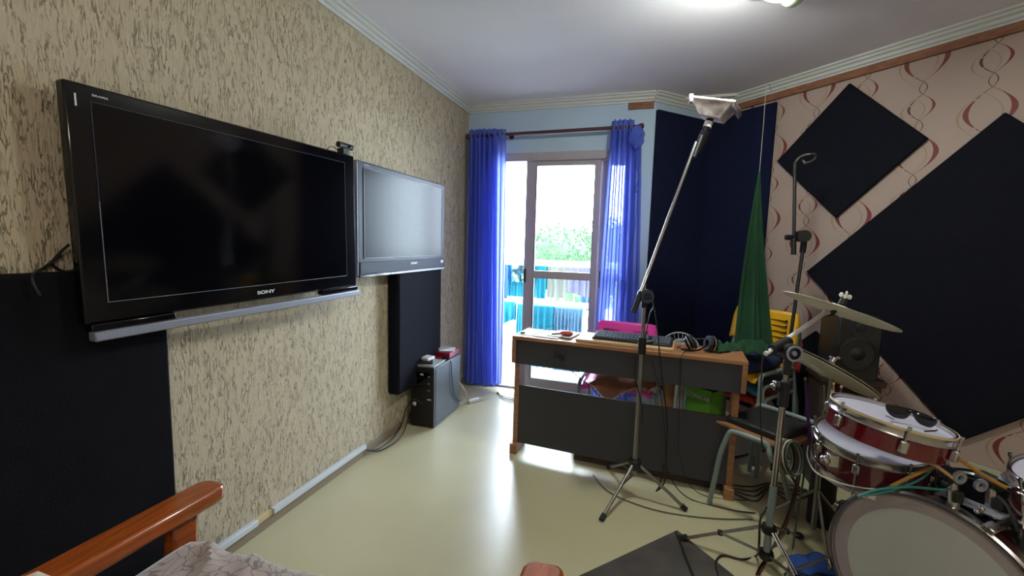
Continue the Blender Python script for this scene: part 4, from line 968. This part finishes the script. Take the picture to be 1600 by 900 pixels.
for k in range(8):
    th = PI/8+k*2*PI/8; d = ba_*math.cos(th)+bb3*math.sin(th)
    cw_ = MB().cbox((0, 0, 0), (.03, .05, .014), Matrix.Translation(BC+d*(BR*1.02+.006)-bn*.012) @ Matrix(((ba_.x*-math.sin(th)+bb3.x*math.cos(th), bn.x, d.x, 0), (ba_.y*-math.sin(th)+bb3.y*math.cos(th), bn.y, d.y, 0), (ba_.z*-math.sin(th)+bb3.z*math.cos(th), bn.z, d.z, 0), (0, 0, 0, 1))))
    if d.z > -.9: build('claw_hook', cw_, 'chrome', t, bevel=.004)
    build('tension_rod', MB().cyl(BC+d*(BR*1.0+.014)+bn*.02, BC+d*(BR*1.0+.014)-bn*.14, .004, seg=8), 'chrome', t)
    build('lug', MB().cyl(BC+d*(BR*.97+.012)-bn*.11, BC+d*(BR*.97+.012)-bn*.17, .012, seg=12), 'chrome', t)
for sx in (-1, 1):
    p = BC+ba_*sx*.24-bn*.1; build('spur', MB().cyl(V(p.x, p.y, .2), V(p.x, p.y, 0)+ba_*sx*.07+bn*.05, .007, seg=10), 'chrome', t)
# mounting hardware on top of the bass drum
MP = BC-bn*.16+V(0, 0, BR*.97)
hold = thing('tom_holder', 'chrome twin tom holder bracket on top of the bass drum', 'drum bracket', tuple(MP))
build('base_plate', MB().cbox((0, 0, 0), (.14, .06, .008), Matrix.Translation(at(1518, 788, 1.30)) @ Matrix.Rotation(math.atan2(ba_.y, ba_.x), 4, 'Z') @ Matrix.Rotation(.1, 4, 'X')), 'silver', hold, bevel=.003)
def clampset(px, py, d, tomp, ring):
    b = at(px, py+55, d); tt = at(px-2, py, d)
    build('post', MB().tube([b, b.lerp(tt, .5), tt], [.016, .014, .012], 16), 'chrome', hold)
    build('clamp', MB().cyl(tt-vf*.025, tt+vf*.03, .020, seg=18).cbox(b.lerp(tt, .45)-vf*.012, (.024, .02, .034)), 'black_pl', hold, bevel=.003)
    build('knob', MB().lathe([(.008, 0), (.018, 0), (.018, .008), (.008, .008)], ring, -vf, 18, closed=True), 'silver', hold)
    build('arm', MB().cyl(tt, tomp, .010, seg=14), 'chrome', hold)
    build('arm_block', MB().tube([tomp.lerp(tt, .5), tomp.lerp(tt, .2), tomp], [.012, .022, .024], 6), 'chrome', hold)
clampset(1490, 742, 1.30, at(1467, 714, 1.36), at(1497, 745, 1.25))
clampset(1550, 752, 1.28, at(1582, 748, 1.24), at(1530, 757, 1.24))
build('wing_nut', MB().ball(at(1484, 748, 1.27), .013, 10, (1, .7, 1.4)).ball(at(1478, 755, 1.27), .010, 10), 'black_pl', hold)
build('wing_nut', MB().ball(at(1534, 795, 1.22), .008, 10).ball(at(1526, 799, 1.22), .007, 10), 'chrome', hold)
# second rack tom at the right edge
TC2 = at(1704, 752, 1.22)
t = thing('tom_drum', 'wine red tom cut off at the right edge, above the bass drum', 'drum', tuple(TC2-V(0, 0, .12)), group='wine red drums')
drum(t, TC2, V(-.18, -.05, .98), .150, .13, 'redshell', 'drumhead', lugs=6, lug0=.1)

# sticks
t = thing('stick_holder', 'dark round bin holding drumsticks behind the hi-hat stand', 'bin', (.87, 2.36, 0))
hc = V(.87, 2.36, 0)
build('bin', MB().lathe([(.0, .004), (.055, .004), (.055, .50), (.05, .50), (.05, .01), (0, .01)], hc, (0, 0, 1), 28), 'rubber', t)
def stick(tipx, tipy, botx, label, wrap, i):
    d = 2.08; tip = at(tipx, tipy, d); bot = hc+V(botx, 0, .12); dr_ = (tip-bot).normalized()
    t = thing('drumstick', label, 'drumstick', tuple(bot), group='drumsticks in the bin')
    build('shaft', MB().tube([bot, bot.lerp(tip, .8), tip-dr_*.02, tip-dr_*.012], [.007, .007, .0045, .003], 10), wrap, t)
    build('tip', MB().ball(tip-dr_*.006, .0065, 10, (1, 1, 1.3)), 'stickwood', t)
stick(1258, 590, -.03, 'drumstick with purple wrap leaning far left in the bin', 'purple', 0)
stick(1298, 600, .01, 'thick pale drumstick in the middle of the bin', 'stickwood', 1)
stick(1303, 598, .02, 'pale drumstick close beside the thick middle one', 'stickwood', 2)
stick(1315, 603, .03, 'purple drumstick at the right of the bin', 'purple', 3)
stick(1288, 602, -.01, 'grey brush stick behind the chrome hi-hat rod', 'steel', 4)

# ------------------------------------------------------------------ things on the wall right, small cables
t = thing('wall_outlet', 'pale green outlet plate with two black plugs low on the wallpapered wall', 'outlet', tuple(wr(-.72, .18, .01)))
build('plate', MB().prism([wr(-.81, .13, .0025), wr(-.60, .13, .0025), wr(-.60, .235, .0025), wr(-.81, .235, .0025)], V(-S, -S, 0)*.008), 'outlet', t, bevel=.002)
for a in (-.735, -.675): build('plug', MB().cyl(wr(a, .175, .01), wr(a, .172, .045), .018, seg=14), 'black_pl', t)
cable('cable', [at(1263, 697, 1.75), at(1262, 715, 1.68), at(1275, 738, 1.6), at(1310, 754, 1.5), at(1345, 762, 1.40), at(1372, 765, 1.32)], .0028, 'cord_w', 'white cable looping from the stool towards the bass drum')
cable('cable', [at(1340, 776, 1.26), at(1372, 765, 1.25), at(1420, 761, 1.25), at(1470, 765, 1.25), at(1484, 764, 1.27)], .0035, 'cord_t', 'teal cable lying over the top of the bass drum hoop')
cable('cable', [at(1352, 775, 1.25), at(1400, 764, 1.25), at(1440, 748, 1.30), at(1462, 728, 1.33)], .0028, 'cord_t', 'thin teal cable rising from the hoop to the tom bracket')
cable('drumstick', [at(1392, 760, 1.28), at(1425, 744, 1.28), at(1458, 729, 1.28)], .005, 'cord_y', 'amber coloured thin stick leaning between bass drum hoop and tom', 'stick', n=3)
cable('drumstick', [at(1432, 706, 1.25), at(1466, 730, 1.25), at(1490, 748, 1.25)], .0045, 'stickwood', 'pale stick lying across the tom holder', 'stick', n=3)
cable('drumstick', [at(1497, 716, 1.22), at(1535, 742, 1.20), at(1572, 762, 1.18)], .0055, 'cord_y', 'yellow brown stick running from the small tom towards the right tom', 'stick', n=3)
cable('cable', [at(1560, 775, 1.25), at(1575, 792, 1.22), at(1583, 812, 1.2), at(1590, 830, 1.2)], .004, 'cord', 'black cable hanging behind the bass drum hoop')
# cable coil hanging below the stool
t = thing('cable_coil', 'coil of green grey and cream cables hung under the stool', 'cable coil', tuple(at(1230, 700, 1.95)))
for k in range(9):
    c_ = at(1224+k*2.2, 712+k*.6, 1.98-.012*k); m_ = MB(); rr = .062-.002*(k % 3)
    m_.tube([c_+vr*(rr*.62*math.cos(a))+V(0, 0, rr*1.15*math.sin(a))+vf*.02*math.sin(a) for a in [j*2*PI/28 for j in range(28)]], .0045, 6, closed=True)
    build('loop', m_, ['cord_g', 'cord_w', 'cord', 'cord_g', 'cord_r'][k % 5], t)
for k, (xs, m_, lb) in enumerate((((1246, 1250, 1236, 1215, 1192), 'cord_r', 'red brown cable running down behind the stand to the floor'), ((1240, 1246, 1232, 1210, 1188), 'cord', 'black cable running down beside the red brown one'), ((1252, 1256, 1246, 1240, 1232), 'cord_g', 'green grey cable dropping near the bin'))):
    ys = (700, 740, 800, 850, 880)
    P = [at(x, y, d) for x, y, d in zip(xs, ys, (2.0, 2.0, 1.98, 1.96, 1.90))]
    P[-1] = atz(xs[-1], ys[-1]+6, .006); P.append(atz(xs[-1]-6, 898, .006))
    cable('cable', P, .0045, m_, lb)
cable('cable', [at(1191, 700, 1.74), at(1188, 640, 1.74), at(1192, 560, 1.72), at(1200, 546, 1.70)], .003, 'cord', 'thin black cable hanging straight down from the angled boom')
cable('cable', [at(1198, 792, 1.72), at(1188, 812, 1.70), at(1186, 850, 1.68), atz(1182, 868, .01), atz(1160, 874, .006), atz(1130, 868, .006), atz(1118, 880, .006), atz(1124, 905, .006)], .0045, 'cord', 'black cable curling on the floor from the cymbal stand')
cable('cable', [atz(1056, 832, .012), atz(1064, 850, .012), atz(1072, 872, .012), atz(1086, 905, .012)], .005, 'cord', 'black cable lying across the corner of the rug')
for k in range(4):
    cable('cable', [D(1.24, .05+.03*k, .006), D(1.34, .02+.05*k, .006), D(1.42, .14+.02*k, .03), D(1.5, .1+.06*k, .006), D(1.62, .2+.02*k, .006)], .004, 'cord', 'black cables tangled on the floor behind the stool', group='tangled cables behind the stool')

# ------------------------------------------------------------------ rug, blue cloth
Cn = V(.202, 2.061, 0); u1 = V(-.67, -.742, 0); u2 = V(.67, -.742, 0)
o = build('rug', MB().prism([Cn, Cn+u2*1.0, Cn+u2*1.0+u1*1.3, Cn+u1*1.3][::-1], (0, 0, .007)), 'rug', bevel=.002); tag(o, 'dark grey felt rug on the floor in front of the drums', 'rug')
def bcl(u, v):
    p = atz(1232+u*75, 905-v*32, .0); return V(p.x, p.y, .012+.018*abs(math.sin(7*u+4*v))*math.sin(PI*u))
o = build('floor_cloth', MB().grid(bcl, 24, 12), 'bluecl', solid=.006); tag(o, 'royal blue cloth crumpled on the floor beside the bass drum', 'cloth')

# ------------------------------------------------------------------ sofa
t = thing('sofa', 'wooden armed sofa with mauve leaf patterned velvet seat, cut off at the bottom', 'sofa', (-.67, .5, 0))
def arm(x0, x1, yt):
    def fn(u, v):
        y = yt-.80*u; xs = x0+(x1-x0)*v
        rnd_ = (1-max(0, (1-u/.05))**2)**.5 if u < .05 else 1
        xm = (x0+x1)/2; return (xm+(xs-xm)*max(.55, rnd_), y, .600-.012*u)
    poly = [(x0, yt-.03), (x0+.012, yt-.006), (x0+.03, yt), (x1-.02, yt), (x1-.004, yt-.012), (x1, yt-.04), (x1, yt-.85), (x0, yt-.85)]
    build('armrest', MB().prism([(a, b, .558) for a, b in poly][::-1], (0, 0, .044)), 'sofa_wood', t, bevel=.010)
    build('leg', MB().prism([((x0+x1)/2-.02, yt-.075, .557), ((x0+x1)/2+.025, yt-.075, .557), ((x0+x1)/2+.025, yt-.14, .557), ((x0+x1)/2-.02, yt-.14, .557)], V(.0, -.03, -.557)), 'sofa_wood', t, bevel=.008)
    build('leg', MB().prism([((x0+x1)/2-.02, yt-.77, .557), ((x0+x1)/2+.02, yt-.77, .557), ((x0+x1)/2+.02, yt-.83, .557), ((x0+x1)/2-.02, yt-.83, .557)], V(.0, -.05, -.557)), 'sofa_wood', t, bevel=.008)
arm(-1.220, -1.128, .905)
xr = atz(818, 886, .602); xr2 = atz(881, 893, .602)
arm(xr.x-.004, xr2.x+.004, xr.y+.035)
def seat(u, v):
    x = -1.125+u*(xr.x+1.125); yy = .81-.74*v+.02*u
    edge = max(0, 1-v/.07); ex = min(1, min(u, 1-u)/.05)
    z = .522+.016*math.sin(PI*u)*math.sin(PI*v)-.10*edge**2-.02*(1-ex)**2
    z += .012*math.exp(-((u*1.9-.12-v*1.5)/.04)**2)+.008*math.exp(-((u*2.3-.02-v*3.2)/.05)**2)+.010*math.exp(-((u*3.3-.75-v*1.6)/.06)**2)+.0025*math.sin(30*u+11*v)
    return (x, yy+.03*edge*(1-edge), z)
build('seat_cushion', MB().grid(seat, 90, 50), 'velvet', t)
build('seat_base', MB().box((-1.125, .08, .22), (xr.x, .79, .42)), 'seat_liner', t, bevel=.01)
def bk(u, v):
    x = -1.12+u*(xr.x+1.12); a = (v-.5)*PI*1.9
    return (x, .12+.075*math.cos(a)-.03, .62+.17*math.sin(a))
build('back_cushion', MB().grid(bk, 20, 30), 'velvet', t)
TP = at(6, 906, .70)
build('throw', MB().grid(lambda u, v: TP+V(-.07+.14*u, -.10+.17*v, -.03+.045*math.sin(PI*u)**.6*math.sin(PI*min(1, v*1.2+.001))**.5-.03*v), 18, 18), 'fringe', t, solid=.006, label='pale cloth over the back of the left arm')

# ------------------------------------------------------------------ ceiling lamp
lp = V(.338, 2.37, ZC)
t = thing('ceiling_lamp', 'lit white glass ceiling lamp with a second unlit greenish shade', 'lamp', tuple(lp))
build('ceiling_plate', MB().lathe([(0, -.0005), (.07, -.0005), (.07, -.012), (.05, -.02), (0, -.022)], lp+V(.1, .02, 0), (0, 0, 1), 32), 'white_pl', t)
c_ = at(1153, -24, 1.84); c2 = at(1240, -12, 1.90)
for cc, m_, sc_ in ((c_, 'bulb', (1, 1, .42)), (c2, 'glass_green', (.55, .55, .6))):
    build('shade', MB().ball(cc, .098, 28, sc_), m_, t)
    build('light_shield', MB().lathe([(0, .052), (.10, .050), (.128, .030), (.130, .022), (.10, .040), (0, .044)], cc, (0, 0, 1), 32), 'white_pl', t)  # out-of-view pan added over each shade to keep light off the ceiling
    build('arm', MB().tube(smooth_path([lp+V(.1, .02, -.015), lp.lerp(cc, .5)+V(.05, 0, -.02), cc+V(0, 0, .05)], 5), .007, 8), 'white_pl', t)

# ------------------------------------------------------------------ balcony and outdoors
YO = YB+YT
struct('floor_balcony', MB().box((-3.2, YO, -.12), (1.8, 5.06, -.02)), 'tile', smooth=False)
jt = MB()
for k in range(14): jt.box((-3.2+k*.36, YO, -.0205), (-3.196+k*.36, 5.05, -.0193))
for k in range(4): jt.box((-3.2, YO+.05+k*.33, -.0205), (1.8, YO+.054+k*.33, -.0193))
build('trim_7', jt, 'clearbag')['kind'] = 'structure'
struct('ceiling_balcony', MB().box((-3.2, YO, 2.50), (1.8, 5.16, 2.62)), 'far_wall', smooth=False)
struct('wall_balcony', MB().box((-3.2, 5.06, -.12), (1.8, 5.16, .13)), 'far_wall', smooth=False)
struct('wall_outer', MB().box((-3.2, YO, -.1), (XL-.12, YO+.1, 2.5)).box((.45, YO+.32, -.1), (1.8, YO+.42, 2.5)), 'far_wall', smooth=False)
t = thing('balcony_railing', 'white metal balcony railing with thin bars behind the laundry', 'railing', (-.9, 5.1, .13))
build('rail', MB().box((-3.2, 5.09, 1.10), (1.8, 5.13, 1.125)), 'white_mt', t)
build('rail', MB().box((-3.2, 5.095, .30), (1.8, 5.125, .325)), 'white_mt', t)
br = MB()
for k in range(40): br.box((-3.1+k*.12, 5.104, .13), (-3.088+k*.12, 5.116, 1.10))
o = build('bars', br, 'white_mt', t)
# drying racks
def rack(name, label, y0, y1, x0, x1, z, n, legs=True, zrise=0):
    t = thing(name, label, 'drying rack', ((x0+x1)/2, (y0+y1)/2, 0 if legs else z))
    fr = MB().tube([(x0, y0, z), (x1, y0, z), (x1, y1, z+zrise), (x0, y1, z+zrise)], .008, 8, closed=True)
    build('frame', fr, 'white_mt', t)
    bs = MB()
    for k in range(1, n):
        f = k/n; bs.tube([(x0, y0+(y1-y0)*f, z+zrise*f), (x1, y0+(y1-y0)*f, z+zrise*f)], .0032, 6)
    build('bars', bs, 'white_mt', t)
    if legs:
        for x in (x0+.02, x1-.02):
            build('leg', MB().tube([(x, y0+.02, z), (x, y1-.02, -.012)], .008, 8), 'white_mt', t); build('leg', MB().tube([(x, y1-.02, z), (x, y0+.02, -.012)], .008, 8), 'white_mt', t)
    else:
        for x in (x0+.03, x1-.03): build('hanger', MB().tube([(x, y0, z), (x, 5.1, 1.13)], .006, 8), 'white_mt', t)
    return t
rack('drying_rack', 'white folding clothes rack standing on the balcony', 4.38, 4.72, -1.62, -.52, .685, 7)
rack('drying_rack', 'white clothes rack hung high on the balcony railing', 4.68, 5.07, -1.85, -.2, 1.085, 8, False, .035)
def towel(name, x0, x1, y, ztop, zf, zbk, m, label, seed, amp=.018, cat='towel', slope=0, fold=3):
    rnd = random.Random(seed); a = rnd.uniform(0, 6)
    def fn(u, v):
        x = x0+(x1-x0)*u
        lf, lb = ztop-zf-slope*(u), ztop-zbk; tot = lf+lb; s_ = v*tot
        w_ = amp*math.sin(2*PI*fold*u+a)+amp*.4*math.sin(2*PI*fold*2.7*u+a*2)
        if s_ < lf: z = ztop-(lf-s_); yy = y-.014-abs(w_)*min(1, (lf-s_)/.12)-.004
        else: z = ztop-(s_-lf); yy = y+.014+abs(w_)*min(1, (s_-lf)/.12)
        return (x, yy, z+.010*(1-min(1, abs(s_-lf)/.02)))
    o = build(name, MB().grid(fn, 60, 40), m, solid=.003); return tag(o, label, cat, 'laundry on the balcony')
towel('towel', -1.56, -1.31, 4.38, .69, .40, .5, 'teal_cl', 'teal towel at the left end of the standing rack, seen through the open door', 1, slope=.12, fold=2)
towel('towel', -1.29, -.895, 4.38, .69, .03, .4, 'teal_cl', 'wide teal towel in the middle of the standing rack, ending low', 2)
towel('towel', -.885, -.60, 4.38, .69, .02, .4, 'ltblue_cl', 'pale blue wrinkled towel at the right of the standing rack', 3, .022, fold=4)
towel('towel', -1.80, -1.50, 4.70, 1.095, .75, .9, 'blue_cl2', 'cobalt blue cloth hanging slanted from the high rack next to the left curtain', 4, slope=-.15, fold=2)
towel('shirt', -1.47, -1.22, 4.74, 1.09, .88, .95, 'floral', 'floral print shirt hanging on the high rack', 5, fold=2, cat='shirt')
towel('towel', -1.62, -1.20, 4.84, 1.095, .70, .85, 'teal_cl', 'teal towel on the high rack behind the floral shirt', 6)
towel('towel', -1.19, -1.08, 4.80, 1.095, .70, .8, 'teal_cl', 'narrow teal towel on the high rack beside the beige one', 7, fold=1)
towel('towel', -1.07, -.86, 4.82, 1.095, .72, .8, 'beige_cl', 'beige towel on the high rack', 8, fold=1)
towel('towel', -.85, -.56, 4.78, 1.095, .80, .85, 'lilac_cl', 'lilac grey towel on the high rack', 9, slope=-.06, fold=2)
towel('towel', -.72, -.38, 4.90, 1.10, .62, .7, 'ltblue_cl', 'pale blue towel behind the lilac one on the high rack', 10, fold=3)
o = build('clothes_peg', MB().cbox((-1.18, 4.362, .69), (.02, .02, .045)), 'yellow', bevel=.003); tag(o, 'yellow clothes peg on the wide teal towel', 'clothes peg')
t = thing('balcony_lamp', 'pale round glass lamp hanging under the balcony ceiling', 'lamp', tuple(aty(888, 262, 4.6)))
bl = aty(888, 264, 4.6)
build('globe', MB().ball(bl, .065, 18, (1.1, 1.1, .6)), 'clearbag', t); build('stem', MB().cyl(bl, V(bl.x, bl.y, 2.5), .012), 'white_mt', t)

# far ground, trees, buildings
struct('ground', MB().box((-90, 8, -14.2), (70, 160, -14)), mat('far ground', '#aeb3aa', .95), smooth=False)
def tree(c, r, h, label, seed):
    rnd = random.Random(seed); t = thing('tree', label, 'tree', (c[0], c[1], -14), group='trees beyond the balcony')
    crown = MB(); leafs = 6500
    for k in range(leafs):
        u = rnd.uniform(-1, 1); th = rnd.uniform(0, 2*PI); rr = rnd.uniform(.72, 1.02)**.8
        lump = 1+.16*math.sin(3*th+seed)+.12*math.sin(5*th+2*u)
        d = V(math.sqrt(1-u*u)*math.cos(th)*lump, math.sqrt(1-u*u)*math.sin(th)*lump, u*.85*lump)
        p = V(c[0], c[1], h)+d*r*rr; s_ = r*.03*rnd.uniform(.6, 1.4)
        a = V(rnd.gauss(0, 1), rnd.gauss(0, 1), rnd.gauss(0, 1)).normalized(); b = a.cross(V(rnd.gauss(0, 1), rnd.gauss(0, 1), rnd.gauss(0, 1))).normalized()
        crown.add([p-a*s_, p-b*s_*.6, p+a*s_, p+b*s_*.6], [(0, 1, 2, 3)])
    crown.ball((c[0], c[1], h), r*.72, 18, (1, 1, .85))
    build('crown', crown, 'leaf', t, smooth=False)
    build('trunk', MB().cyl((c[0], c[1], -14), (c[0], c[1], h), r*.09, r*.05), 'trunk', t)
tree((-7.3, 37), 3.7, .1, 'broad green tree seen through the middle of the door glass', 1)
tree((-2.6, 41), 3.4, -1.2, 'green tree at the right of the door glass', 2)
tree((-4.6, 31.5), 2.2, -1.9, 'lower green tree in front of the others', 3)
tree((-12.5, 47), 3.6, -.8, 'farther pale tree behind the broad one', 4)
tree((-5.5, 58), 4.8, .6, 'faint distant tree crown towards the right stile', 5)
def house(x0, x1, y0, y1, z1, label, win, nx, nz, zt0, dz):
    t = thing('apartment_building', label, 'building', ((x0+x1)/2, y0, -14)); build('wall', MB().box((x0, y0, -14), (x1, y1, z1)), 'far_wall', t, smooth=False)
    for i in range(nx):
        for j in range(nz):
            x = x0+(i+.6)*(x1-x0)/nx; z = zt0-j*dz
            build('window', MB().box((x-.2, y0-.05, z), (x+.2, y0+.02, z+.42)), 'far_win', t, smooth=False)
house(-23, -13.7, 48, 60, 13.2, 'pale apartment tower left of the door stile', None, 8, 9, 9.0, .95)
house(-26, -16.5, 75, 85, 2.4, 'distant low white building behind the trees', None, 6, 1, 0.2, 2)
house(-14.5, -8.75, 28.5, 31, 3.45, 'white blank walled building below the tower', None, 1, 1, -6, 2)

# ------------------------------------------------------------------ light, camera
wd = bpy.data.worlds.new('overcast sky'); bpy.context.scene.world = wd; wd.use_nodes = True
nt = wd.node_tree; bg = nt.nodes['Background']; bg.inputs[0].default_value = (.74, .87, 1.0, 1); bg.inputs[1].default_value = 26.0
ar = bpy.data.lights.new('door_daylight', 'AREA'); ar.shape = 'RECTANGLE'; ar.size = DX1-DX0; ar.size_y = 2.03; ar.cycles.is_portal = True
ao = bpy.data.objects.new('door_daylight', ar); COL.objects.link(ao); ao.location = ((DX0+DX1)/2, YB+.12, 1.02); ao.rotation_euler = (R_(-90), 0, 0)
def lamp(name, loc, power, col, size=.12):
    l = bpy.data.lights.new(name, 'POINT'); l.energy = power; l.color = col; l.shadow_soft_size = size
    o = bpy.data.objects.new(name, l); COL.objects.link(o); o.location = loc
# fill lamp added out of view behind the camera to brighten the room
t = thing('ceiling_lamp', 'unseen fill lamp added further back in the room', 'lamp', (.5, -.5, ZC))
build('shade', MB().ball((.5, -.5, ZC-.06), .13, 24, (1, 1, .4)), mat('added fill lamp glass', '#ffffff', .3, emit='#fff6e6', estr=70), t)

cam = bpy.data.cameras.new('camera'); co = bpy.data.objects.new('camera', cam); COL.objects.link(co)
cam.sensor_fit = 'HORIZONTAL'; cam.sensor_width = 36; cam.lens = F_*36/1600; cam.clip_start = .02; cam.clip_end = 400
co.matrix_world = Matrix(((CR.x, CU.x, -CF.x, 0), (CR.y, CU.y, -CF.y, 0), (CR.z, CU.z, -CF.z, H), (0, 0, 0, 1)))
sc_ = bpy.context.scene; sc_.camera = co
sc_.view_settings.view_transform = 'Standard'; sc_.view_settings.look = 'None'; sc_.view_settings.gamma = 1; sc_.view_settings.exposure = .58
sc_.view_settings.use_curve_mapping = False
sc_.cycles.use_denoising = True; sc_.cycles.max_bounces = 10; sc_.cycles.diffuse_bounces = 5; sc_.cycles.transparent_max_bounces = 16
sc_.cycles.sample_clamp_indirect = 6
for o in list(bpy.data.objects):
    if 'w' in o: del o['w']
